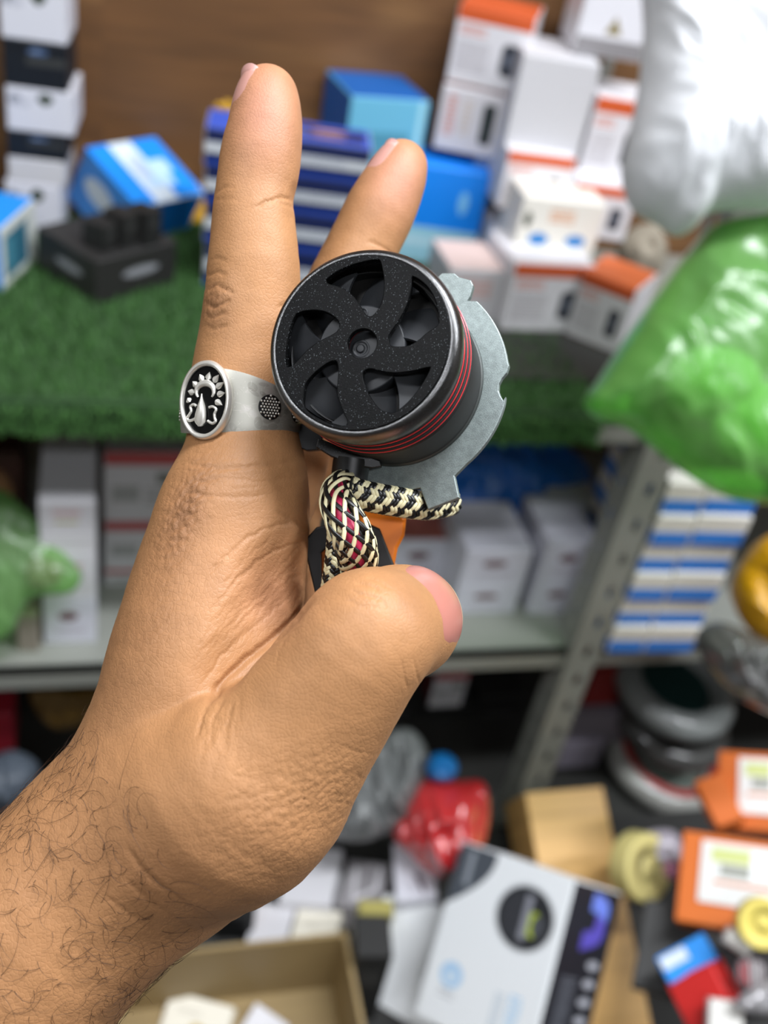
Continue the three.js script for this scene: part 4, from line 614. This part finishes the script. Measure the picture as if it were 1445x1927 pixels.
// ---------------------------------------------------------------- top shelf, left: printed cartons, tray, blue boxes
const GA = 'pale and dark cartons stacked at the left end of the top shelf';
let S = { top: TURF_Y };
for (const [x, yt, f, s, lab] of [[[14, 116], 345, 'leaf', 0, 'lowest pale leaf print carton of the left stack, behind the window carton'], [[16, 122], 300, 'plain', 0, 'thin plain pale carton in the left stack'], [[14, 126], 250, 'night', 0, 'low black carton in the stack left of the brown panel'], [[14, 140], 168, 'leaf', 0, 'pale leaf print carton between two black cartons of the left stack'], [[8, 128], 78, 'night', 0, 'tall black carton with a bluish picture in the left stack'], [[2, 127], -30, 'leaf', 0, 'topmost pale leaf print carton of the stack left of the brown panel']]) {
  const zz = -1.2, mid = onZ((x[0] + x[1]) / 2, 200, zz); S = carton(lab, 'carton', GA, { x, yb: [toPix(V(mid.x, S.top, zz))[1] - 6, toPix(V(mid.x, S.top, zz))[1] + 6], base: S.top, z: zz, yt, d: .08, faces: [f, s, s] });
}
carton('teal fronted window carton with pale border at the left edge of the top shelf', 'carton', null, { x: [8, 70], yb: [552, 488], yt: 402, base: TURF_Y, d: .12, faces: ['window', 0x1a8fe6, 0x1a8fe6] });
const TR = carton('open black tray carton with silver marks on the grass mat', 'tray', null, { name: 'tray_carton', x: [181, 330], yb: [576, 532], yt: 472, base: TURF_Y, d: .1, faces: ['tray', 'tray', 0], flap: false });
for (const [x, yb, yt, lab] of [[[196, 222], 478, 425, 'black card box leaning in the tray under the tilted blue box'], [[232, 262], 470, 405, 'middle black card box standing in the tray'], [[276, 304], 466, 398, 'right hand black card box standing in the tray']]) carton(lab, 'box', 'small black boxes in the tray', { name: 'card_box', x, yb: [yb, yb - 10], yt, base: TR.top, d: .03, faces: ['dark', 0, 0] });
slab('bright blue and white carton lying tilted on the black tray', 'carton', null, { tl: [160, 276, 1.185], tr: [292, 256, 1.262], bl: [204, 402, 1.14], d: .075, faces: ['sky', 'skyside', 0x0f8df0] });
bag('yellow_packet', 'crumpled yellow packet between the tray and the dark blue boxes', 'packet', null, [[322, 400], [340, 340], [372, 296], [388, 330], [386, 420], [372, 470], [345, 486], [326, 450]], 1.33, .02, mat(lin(214, 160, 30), .4));
S = { top: TURF_Y };
for (const [yt, lab] of [[474, 'lowest dark blue carton with white band behind the index finger'], [402, 'second dark blue carton with white band behind the index finger'], [332, 'third dark blue carton with white band, behind both raised fingers'], [262, 'topmost dark blue carton with violet lid behind the raised fingers']]) { const zz = -1.08, mid = onZ(540, 400, zz), yb = toPix(V(mid.x, S.top, zz))[1]; S = carton(lab, 'carton', 'dark blue cartons stacked behind the raised fingers', { x: [388, 688], yb: [yb - 22, yb + 22], base: S.top, z: zz, yt, d: .065, faces: ['navy', 0x0d1c4e, 'violet'] }); }
bag('yellow_packet', 'small yellow packet on top of the dark blue carton stack', 'packet', null, [[398, 214], [404, 190], [428, 182], [444, 200], [440, 216]], 1.27, .012, mat(lin(206, 156, 36), .4));
carton('large blue carton with a light cyan side behind the dark blue stack', 'carton', null, { x: [628, 772], yb: [430, 412], yt: 186, base: TURF_Y, z: -1.2, d: .1, faces: ['cyan', 0x0f5fae, 0x0f5fae] });
carton('bright blue carton with glassy light bottom half, right of the middle finger', 'carton', null, { x: [738, 884], yb: [492, 512], yt: 318, base: TURF_Y, d: .07, faces: ['halfblue', 0x0d86ee, 0x0d86ee] });
// ---------------------------------------------------------------- top shelf, right: orange striped cartons
const GB = 'orange striped white cartons piled right of the brown panel';
const RB = (label, x, yb, yt, z, f, s, u, d = .09) => carton(label, 'carton', GB, { x, yb, yt, z, d, faces: [f, s, u] });
RB('orange topped white carton at the top left of the pile, black product picture', [852, 964], [142, 190], 22, -1.2, 'orange', 0, 0xcf5a2a);
RB('white carton with upright red lettering below the topmost orange carton', [822, 926], [272, 306], 172, -1.2, 'tall', 0, 0);
RB('narrow pale pink printed carton right of the bright blue carton', [880, 944], [388, 410], 300, -1.2, 'pale', 0, 0, .07);
RB('low pale carton behind the bright blue carton', [846, 930], [478, 492], 412, -1.2, 'pale', 0, 0, .07);
RB('large plain pale grey carton in the middle of the pile', [950, 1078], [284, 306], 112, -1.14, 'plain', 0, 0, .1);
RB('white carton with orange stripe right under the plain pale carton', [936, 1056], [392, 404], 292, -1.12, 'orange', 0, 0);
RB('shaded carton with a dull orange stripe beside the white plastic bag', [1092, 1182], [326, 346], 190, -1.14, 'orange', 0, 0);
RB('white carton with an ochre mark at the top beside the white plastic bag', [1082, 1200], [98, 120], -20, -1.16, 'topmark', 0, 0);
RB('dark shaded carton behind the circle printed carton', [1064, 1168], [442, 456], 352, -1.1, 'orange', 0, 0);
RB('white carton with black product picture standing behind the front row', [912, 996], [556, 566], 452, -1.1, 'tall', 0, 0);
RB('cream carton with two blue circles on top of the front row', [962, 1108], [486, 496], 378, -1.06, 'circles', 0, 0, .07);
carton('front row white carton with orange stripe on the bare sheet', 'carton', GB, { x: [940, 1088], yb: [622, 626], yt: 500, base: TURF_Y + .005, d: .09, faces: ['orange', 0, 0] });
carton('front row white carton turned aside, black product picture, orange stripe', 'carton', GB, { x: [1062, 1160], yb: [628, 668], yt: 528, base: TURF_Y + .005, d: .07, faces: ['orange', 0, 0xcf6a3a] });
carton('pale pink carton half hidden behind the metal flange', 'carton', GB, { x: [826, 926], yb: [612, 616], yt: 508, base: TURF_Y, d: .08, faces: ['pale', 0, 0xd8c0b8] });
bag('beige_cloth', 'crumpled beige wrapping beside the circle printed carton', 'cloth', null, [[1160, 470], [1190, 430], [1230, 425], [1252, 470], [1236, 520], [1190, 530]], 1.27, .03, mat(lin(146, 138, 122), .8));
// ---------------------------------------------------------------- lower shelf
S = { top: SHELF_Y };
for (const [yt, f, lab] of [[1126, 'spotmark', 'lowest white carton with a brown mark, left stack of the lower shelf'], [1040, 'thinlines', 'second white carton of the left stack on the lower shelf'], [1004, 'plain', 'thin plain carton of the left stack on the lower shelf'], [946, 'thinlines', 'topmost long white carton of the left stack on the lower shelf']]) S = carton(lab, 'carton', 'long white cartons on the left of the lower shelf', { x: [84, 182], yb: 1222, base: S.top, z: S.t ? S.p.z : -.885, yt, d: .24, faces: [f, 0, 0] });
S = { top: SHELF_Y };
for (const [yt, lab] of [[1072, 'lowest red striped carton left of the hand on the lower shelf'], [982, 'middle red striped carton left of the hand on the lower shelf'], [852, 'topmost red striped carton left of the hand on the lower shelf']]) S = carton(lab, 'carton', 'red striped cartons left of the hand', { x: [196, 352], yb: 1112, base: S.top, z: S.t ? S.p.z : -.98, yt, d: .12, faces: ['redband', 0, 0] });
carton('small beige carton beside the green bag on the lower shelf', 'carton', null, { x: [34, 74], yb: 1226, yt: 1160, base: SHELF_Y, d: .05, faces: [0x8d8478, 0, 0] });
carton('grey carton at the back of the lower shelf, left of the ring', 'carton', null, { x: [150, 340], yb: 868, yt: 800, base: SHELF_Y, d: .02, faces: [0x8e9294, 0, 0] });
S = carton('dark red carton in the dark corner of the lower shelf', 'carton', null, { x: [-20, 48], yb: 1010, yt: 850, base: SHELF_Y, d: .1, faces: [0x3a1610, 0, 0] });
const GK = 'white brown marked cartons right of the thumb';
carton('white carton with a red top just above the thumb', 'carton', GK, { x: [726, 834], yb: 1090, yt: 1016, base: SHELF_Y, d: .06, faces: ['spotmark', 0, 0xb0685a] });
for (const [x, yb, z, tops, where] of [[[846, 964], 1166, -.915, [1100, 1036], 'left'], [[988, 1078], 1168, -.912, [1094, 1022], 'right']]) { S = { top: SHELF_Y }; tops.forEach((yt, i) => { S = carton(`${i ? 'upper' : 'lower'} white brown marked carton of the ${where} pile between thumb and upright`, 'carton', GK, { x, yb, base: S.top, z, yt, d: .1, faces: ['spotmark', 0, 0] }); }); }
carton('taller shaded white carton behind the marked cartons beside the upright', 'carton', GK, { x: [1000, 1092], yb: 1075, yt: 948, base: SHELF_Y, d: .1, faces: ['plain', 0, 0] });
bag('blue_bag', 'crumpled deep blue plastic bag at the back of the lower shelf', 'bag', null, [[742, 990], [770, 900], [830, 840], [900, 806], [990, 800], [1070, 840], [1112, 890], [1100, 960], [1010, 1010], [900, 1020], [800, 1030]], 1.415, .03, mat(lin(24, 104, 196), .35), { folds: .35, seed: 4 });
// right bay: two columns of blue and white cartons
for (const [x, where] of [[[1140, 1206], 'narrow left'], [[1208, 1300], 'wide right']]) { let s0 = null; for (let k = 0; k < 6; k++) { const y0 = [1228, 1176, 1124, 1072, 1020, 968][k]; if (!s0) { s0 = carton(`${['lowest', 'second', 'third', 'fourth', 'fifth', 'topmost'][k]} blue and white carton of the ${where} column behind the upright`, 'carton', 'blue and white cartons in two columns behind the upright', { x, yb: 1228, base: SHELF_Y, yt: 1181, d: .16, faces: ['stripe', 'stripe', 0] }); }
  else { const q = s0.q.clone(), p = s0.p.clone(); p.y += s0.h * k * 1.0005; p.z -= .004 * (k % 2); cartonAt('carton', `${['lowest', 'second', 'third', 'fourth', 'fifth', 'topmost'][k]} blue and white carton of the ${where} column behind the upright`, 'carton', 'blue and white cartons in two columns behind the upright', p, q, s0.w, s0.h, s0.d, ['stripe', 'stripe', 0xdedad2]); } } }
bag('yellow_bag', 'deep yellow plastic bag at the right edge below the green bag', 'bag', null, [[1376, 1110], [1400, 1050], [1440, 1010], [1500, 1000], [1510, 1200], [1450, 1214], [1405, 1180]], 1.12, .04, mat(lin(206, 148, 10), .35), { folds: .4, seed: 9 });
bag('clear_bag', 'shiny clear plastic bag hanging over the shelf edge at the right', 'bag', null, [[1310, 1200], [1345, 1170], [1420, 1195], [1480, 1230], [1480, 1350], [1440, 1340], [1360, 1290]], 1.1, .03, mat(lin(120, 120, 118), .12, { transmission: .5 }), { folds: .5, seed: 3 });
// under the shelf, right: round shrink wrapped covers
function roundCover(label, px, py, z, R, r, cols) { const p = onZ(px, py, z), t = thing('wheel_cover', p); t.rotation.set(.12, .3, -.1); tag(t, label, 'cover', 'round wrapped covers under the right bay');
  const a = new THREE.TorusGeometry(R, r, 20, 64); a.rotateX(Math.PI / 2); part('rim', a, mat(cols[0], .3, { clearcoat: .6 }), t); const b = new THREE.CylinderGeometry(R * .93, R * .93, r * .5, 48); part('centre', b, mat(cols[1], .25, { clearcoat: .6 }), t); if (cols[2]) { const c = new THREE.TorusGeometry(R * .96, r * .35, 10, 64); c.rotateX(Math.PI / 2); c.translate(0, r * .85, 0); part('edge_band', c, mat(cols[2], .4), t); } }
roundCover('grey round wrapped cover with a dark green centre, topmost under the right bay', 1268, 1292, -1.0, .078, .022, [lin(126, 130, 128), lin(24, 52, 50)]);
roundCover('dark round wrapped cover in the middle of the pile under the right bay', 1262, 1352, -1.0, .078, .02, [lin(70, 70, 68), lin(40, 40, 40)]);
roundCover('pale round wrapped cover with red edge under the right bay', 1250, 1432, -.98, .08, .022, [lin(156, 156, 150), lin(120, 130, 122), lin(150, 34, 30)]);
roundCover('lowest grey pink round wrapped cover beside the cardboard box', 1262, 1492, -.97, .076, .02, [lin(132, 108, 110), lin(60, 58, 58), lin(120, 50, 52)]);
carton('dark red carton under the shelf beside the upright', 'carton', null, { x: [1092, 1158], yb: 1330, yt: 1262, z: -1.02, d: .05, faces: [0x7c1c18, 0, 0] });
carton('lilac grey carton under the shelf beside the upright', 'carton', null, { x: [1062, 1164], yb: 1400, yt: 1344, z: -1.0, d: .06, faces: [0x726c74, 0, 0] });
carton('lower lilac carton under the shelf beside the upright', 'carton', null, { x: [1046, 1120], yb: 1444, yt: 1398, z: -.99, d: .06, faces: [0x8d8794, 0, 0] });
for (const [x, yb, yt, lab] of [[[640, 760], 1470, 1290, 'tall black carton added to darken the space under the shelf, nearest the thumb base'], [[772, 860], 1450, 1330, 'black carton added to darken the space under the shelf behind the blue packet'], [[868, 950], 1430, 1310, 'black carton added to darken the space under the shelf left of the upright']]) carton(lab, 'carton', 'black cartons added to darken the space under the lower shelf', { x, yb, yt, z: -1.12, d: .12, faces: ['dark', 0, 0] });  // cartons added to keep the space under the shelf black
carton('red and white carton in the dark just below the shelf edge', 'carton', null, { x: [806, 866], yb: 1330, yt: 1268, z: -1.05, d: .05, faces: ['redband', 0x5c2020, 0] });
// under the shelf, left
bag('brown_bag', 'brownish yellow bag in the dark under the lower shelf', 'bag', null, [[60, 1300], [90, 1262], [160, 1270], [205, 1290], [180, 1350], [110, 1370]], 1.3, .05, mat(lin(96, 70, 18), .6), { seed: 5 });
carton('red carton at the left edge in the dark under the shelf', 'carton', null, { x: [-40, 30], yb: 1420, yt: 1345, z: -.93, d: .06, faces: [0x98182a, 0, 0] });
bag('grey_bag', 'blue grey bag at the left edge above the wrist', 'bag', null, [[-40, 1450], [20, 1412], [70, 1440], [60, 1490], [0, 1530], [-50, 1530]], 1.26, .04, mat(lin(74, 82, 92), .5), { seed: 8 });
bag('grey_film', 'grey translucent plastic sheeting beside the thumb base', 'bag', null, [[640, 1480], [690, 1400], [770, 1372], [806, 1420], [790, 1500], [740, 1560], [660, 1580], [610, 1560]], 1.3, .05, mat(lin(128, 130, 130), .25, { transmission: .3 }), { folds: .5, seed: 7 });
bag('blue_packet', 'small blue packet behind the red bag', 'packet', null, [[800, 1446], [814, 1420], [842, 1418], [862, 1440], [850, 1466], [812, 1466]], 1.28, .02, mat(lin(20, 104, 168), .4));
bag('red_bag', 'glossy red plastic bag of goods in the heap', 'bag', null, [[738, 1570], [760, 1506], [800, 1466], [860, 1470], [910, 1472], [922, 1520], [908, 1590], [860, 1640], [820, 1650], [770, 1610]], 1.29, .05, mat(lin(184, 44, 46), .2, { clearcoat: 1, clearcoatRoughness: .06 }), { folds: .35, seed: 12 });
// ---------------------------------------------------------------- the heap on the bench
const H0 = BENCH_Y;
slab('large white product carton with a black lens circle and black side', 'carton', null, { tl: [870, 1582, 1.21], tr: [1083, 1656, 1.1], bl: [766, 1902, 1.17], d: .1, faces: ['product', 'productside', 0] });
slab('second white product carton leaning behind the large one', 'carton', null, { tl: [722, 1684, 1.28], tr: [850, 1712, 1.26], bl: [690, 1950, 1.24], d: .05, faces: [0xe6e9ea, 0, 0] });
slab('tall plain cardboard carton standing behind the white product carton', 'carton', null, { name: 'cardboard_box', tl: [988, 1492, 1.37], tr: [1134, 1480, 1.40], bl: [1075, 1990, 1.24], d: .08, faces: ['kraft', 'kraft', 'kraft'] });
const GH = 'small cartons heaped below the wrist';
for (const [lab, tl, tr, bl, f] of [['white carton just below the thumb base in the heap', [552, 1592, 1.37], [645, 1598, 1.36], [548, 1698, 1.29], 'plain'], ['grey carton with a pale vee print in the heap', [656, 1616, 1.36], [736, 1626, 1.35], [652, 1704, 1.29], 'greyvee'], ['white carton with a dark slanted mark in front of the red bag', [738, 1586, 1.33], [812, 1580, 1.33], [752, 1696, 1.26], 'markwhite'], ['cream carton under the white one in the heap', [562, 1706, 1.3], [644, 1716, 1.29], [558, 1806, 1.24], 'cream'], ['white carton left of the cream one in the heap', [484, 1698, 1.31], [554, 1704, 1.3], [480, 1800, 1.25], 'plain']]) slab(lab, 'carton', GH, { tl, tr, bl, d: .04, faces: [f] });
const HC2 = (lab, x, yb, yt, z, f, s, u, d = .05) => carton(lab, 'carton', GH, { x, yb, yt, base: BENCH_Y, d, faces: [f, s, u] });
HC2('white carton peeping out under the wrist', [404, 474], 1768, 1726, -.72, 0, 0xb0a090, 0);
HC2('olive carton left of the second white product carton', [654, 716], 1810, 1722, -.74, 0x9a9250, 0, 0, .02);
HC2('dark carton below the olive one', [640, 704], 1920, 1800, -.64, 'dark', 0, 0);
{ // open cardboard box at the lower left
  const a = onY(215, 1790, .5), b = onY(640, 1806, .5), t = thing('cardboard_box', V((a.x + b.x) / 2, BENCH_Y, (a.z + b.z) / 2)); tag(t, 'open brown cardboard box with small cartons inside, below the wrist', 'box');
  const w = b.x - a.x + .02, K = PM('dullkraft'), th = .005, hh = .115;
  part('back_panel', boxOf(-w / 2, w / 2, 0, hh, -th, 0), K, t); part('front_panel', boxOf(-w / 2, w / 2, 0, hh, .22, .22 + th), K, t); part('side_panel', boxOf(w / 2 - th, w / 2, 0, hh, 0, .22), K, t); part('side_panel', boxOf(-w / 2, -w / 2 + th, 0, hh, 0, .22), K, t); part('bottom_panel', boxOf(-w / 2, w / 2, 0, th, 0, .22), K, t);
}
const IN = (lab, tl, tr, bl, d, f, s) => slab(lab, 'carton', 'small cartons inside the open cardboard box', { tl, tr, bl, d, faces: [f, s, s] });
IN('cream carton with an ochre mark inside the open cardboard box', [322, 1864, 1.2], [442, 1896, 1.19], [296, 1960, 1.17], .04, 'cream', 0);
IN('white carton standing on its corner inside the open cardboard box', [482, 1886, 1.2], [546, 1930, 1.19], [440, 1950, 1.18], .04, 'plain', 0);
IN('orange capped carton in the open cardboard box under the forearm', [214, 1896, 1.2], [256, 1890, 1.2], [220, 1960, 1.18], .03, 0xe08a3a, 0);
// right: orange blister packs, yellow rolls, blue and red packs
const GO = 'orange blister packs at the lower right';
const onFace = (c, name, x, y, w, h, f, label) => { const g = cartonGeo(w * c.w, h * c.h, .002, .0003); g.translate((x - .5) * c.w, y * c.h, .0021); part(name, g, [0, 0, 0, 0, 1, 0].map(k => M_(k ? f : 0xd8d8d4)), c.t, label); };
const B1 = slab('lower orange blister pack with a white printed card', 'pack', GO, { name: 'blister_pack', tl: [1286, 1562, 1.2], tr: [1490, 1590, 1.15], bl: [1330, 1742, 1.14], d: .035, faces: [0xd06a1e, 0, 0] });
onFace(B1, 'printed_card', .58, .24, .78, .68, 'blister', 'white printed card');
const B2 = slab('upper orange blister pack with a pale card, behind the lower one', 'pack', GO, { name: 'blister_pack', tl: [1352, 1412, 1.3], tr: [1500, 1420, 1.26], bl: [1380, 1560, 1.25], d: .035, faces: [0xc8641c, 0, 0] });
onFace(B2, 'printed_card', .62, .2, .7, .72, 'blister', 'pale printed card');
slab('narrow orange pack wedged left of the upper blister pack', 'pack', GO, { name: 'blister_pack', tl: [1306, 1470, 1.27], tr: [1356, 1452, 1.27], bl: [1340, 1560, 1.23], d: .03, faces: [0xc8641c, 0, 0] });
function roll(label, px, py, d, R, th, dir, c) { const t = thing('tape_roll', atD(px, py, d), CAMQ.clone().multiply(new THREE.Quaternion().setFromUnitVectors(V(0, 0, 1), dir.normalize()))); tag(t, label, 'roll', 'pale yellow rolls at the lower right'); part('tape', lathe([[R * .4, -th / 2], [R * .96, -th / 2], [R, -th * .4], [R, th * .4], [R * .96, th / 2], [R * .4, th / 2], [R * .4, -th / 2]].reverse(), 48), mat(c, .5), t); part('core', lathe([[0, -th * .3], [R * .42, -th * .3], [R * .42, th * .49], [0, th * .49]].reverse(), 32), mat(c, .6), t); }
roll('pale yellow roll behind the edge of the cardboard sheet', 1205, 1630, 1.26, .04, .03, V(.55, .1, .8), lin(204, 192, 124));
roll('bright pale yellow roll at the right edge below the blister packs', 1432, 1736, 1.08, .025, .02, V(-.1, .2, 1), lin(224, 206, 104));
bag('clear_bag', 'pale clear packet behind the yellow roll', 'packet', null, [[1190, 1580], [1230, 1562], [1272, 1566], [1284, 1610], [1250, 1640], [1220, 1620]], 1.28, .02, mat(lin(156, 150, 158), .25), { seed: 14 });
for (const [x, y, r, lab] of [[1290, 1690, .0105, 'bright magenta ball between the yellow roll and blister pack'], [1266, 1638, .012, 'dull pink ball above the magenta ball']]) { const g = new THREE.SphereGeometry(r, 24, 16); g.scale(1, .92, 1); const m = new THREE.Mesh(g, mat(lr(x), .35)); m.name = numbered('ball'); m.position.copy(atD(x, y, 1.22)); add(m, scene); tag(m, lab, 'ball'); }
function lr(x) { return x === 1290 ? lin(168, 60, 120) : lin(150, 96, 118); }
slab('black carton behind the bright blue pack at the lower right', 'carton', null, { tl: [1216, 1690, 1.22], tr: [1330, 1720, 1.2], bl: [1236, 1870, 1.17], d: .03, faces: [0x2a2a28, 0, 0] });
const B3 = slab('bright blue pack with a white label at the lower right', 'pack', null, { tl: [1232, 1802, 1.13], tr: [1322, 1754, 1.13], bl: [1258, 1852, 1.11], d: .03, faces: [0x1e8fe8, 0, 0] });
onFace(B3, 'label', .3, .42, .52, .46, 0xd6e2ee, 'white label');
slab('red carton at the bottom right under the blue pack', 'carton', null, { tl: [1252, 1850, 1.12], tr: [1336, 1812, 1.10], bl: [1284, 1960, 1.1], d: .05, faces: [0xcc2420, 0, 0] });
slab('white folded card at the bottom edge right of the red carton', 'card', null, { name: 'folded_card', tl: [1336, 1880, 1.07], tr: [1400, 1888, 1.07], bl: [1350, 1960, 1.06], d: .012, faces: [0xe2e0da, 0, 0] });
slab('black pack with a striped emblem at the lower right edge', 'pack', null, { tl: [1330, 1790, 1.14], tr: [1470, 1760, 1.12], bl: [1370, 1930, 1.11], d: .03, faces: [0x262626, 0, 0] });
function knob(name, label, cat, px, py, d, R, L, c, dir, ridges) { const t = thing(name, atD(px, py, d), CAMQ.clone().multiply(new THREE.Quaternion().setFromUnitVectors(V(0, 0, 1), dir.normalize()))); tag(t, label, cat); part('cap', lathe([[0, -L / 2], [R * .9, -L / 2], [R, -L * .4], [R, L * .4], [R * .9, L / 2], [0, L / 2]].reverse(), 40), mat(c, .4), t); if (ridges) for (let k = -2; k <= 2; k++) part('ridge', new THREE.BoxGeometry(.0018, R * 1.5 * Math.sqrt(1 - (k / 3) ** 2), .003).translate(k * R * .33, 0, L / 2), mat(k < 0 ? lin(190, 60, 66) : lin(200, 198, 198), .4), t); }
knob('bottle_cap', 'white cylindrical cap right of the bright blue pack', 'cap', 1388, 1772, 1.09, .009, .03, lin(214, 212, 206), V(1, -.6, .3));
knob('emblem_cap', 'round cap with pale and red ridges on the black pack', 'cap', 1412, 1830, 1.085, .016, .006, lin(110, 100, 102), V(0, .2, 1), true);
bag('silver_packet', 'crumpled silvery clear packet at the bottom right edge', 'packet', null, [[1380, 1892], [1410, 1862], [1450, 1846], [1490, 1850], [1490, 1890], [1430, 1908]], 1.06, .012, mat(lin(170, 168, 170), .2, { metalness: .3 }), { folds: .5, seed: 21 });
// ---------------------------------------------------------------- bags hanging and standing in front
const FILM_W = new THREE.MeshPhysicalMaterial({ color: lin(236, 238, 240), roughness: .8, transmission: .3, specularIntensity: .5, thickness: 0, side: THREE.DoubleSide });
bag('white_bag', 'white plastic carrier bag hanging at the upper right', 'bag', null, [[1222, -120], [1212, 60], [1200, 170], [1182, 260], [1170, 330], [1190, 392], [1236, 420], [1275, 444], [1304, 430], [1330, 402], [1400, 392], [1520, 380], [1600, 200], [1600, -140], [1420, -190]], .82, .06, FILM_W, { folds: .16, seed: 31, radial: 7 });
bag('white_bundle', 'white bundle filling the lower part of the white carrier bag', 'bundle', null, [[1190, 330], [1216, 270], [1280, 190], [1380, 170], [1500, 190], [1540, 330], [1440, 376], [1320, 386], [1270, 410], [1220, 386]], .84, .045, mat(lin(226, 228, 230), .6), { folds: .2, seed: 35, radial: 7 });
const FILM_PALE = new THREE.MeshPhysicalMaterial({ color: lin(176, 222, 152), roughness: .3, transmission: .8, thickness: 0, side: THREE.DoubleSide });
const FILM_G = new THREE.MeshPhysicalMaterial({ color: lin(146, 208, 116), roughness: .28, transmission: .72, thickness: 0, side: THREE.DoubleSide });
bag('green_bag', 'large translucent green plastic bag at the right edge', 'bag', null, [[1098, 762], [1130, 706], [1180, 630], [1240, 545], [1300, 465], [1340, 425], [1450, 402], [1620, 380], [1700, 640], [1640, 940], [1440, 948], [1370, 936], [1300, 898], [1240, 852], [1180, 806], [1130, 790]], .86, .055, FILM_G, { folds: .17, seed: 41, radial: 6 });
for (const [x, y, r, lab] of [[1340, 720, .035, 'pale round pack seen through the green bag, nearer the corner'], [1440, 800, .04, 'pale round pack seen through the green bag at the photo edge']]) bag('pale_pack', lab, 'pack', 'pale packs inside the green bag', [...Array(10)].map((_, i) => [x + 92 * Math.cos(i * .628) * r / .035, y + 70 * Math.sin(i * .628) * r / .035]), .87, .022, mat(lin(222, 230, 206), .6), { folds: .15, seed: x });
bag('green_bag', 'small translucent green bag at the left edge on the lower shelf', 'bag', 'green bags', [[-60, 930], [0, 922], [50, 962], [100, 1020], [152, 1082], [138, 1112], [60, 1126], [40, 1150], [20, 1190], [-60, 1210]], 1.1, .02, FILM_PALE, { folds: .4, seed: 51 });
bag('brown_pack', 'brown pack inside the small green bag', 'pack', null, [[50, 1060], [90, 1040], [118, 1080], [100, 1104], [60, 1106]], 1.11, .012, mat(lin(140, 84, 60), .6), { seed: 53 });
bag('tan_pack', 'tan pack above the small green bag at the left edge', 'pack', null, [[-40, 900], [0, 884], [24, 920], [18, 952], [-40, 960]], 1.14, .02, mat(lin(150, 108, 72), .6), { seed: 55 });
scene.updateMatrixWorld(true);
renderer.render(scene, camera);
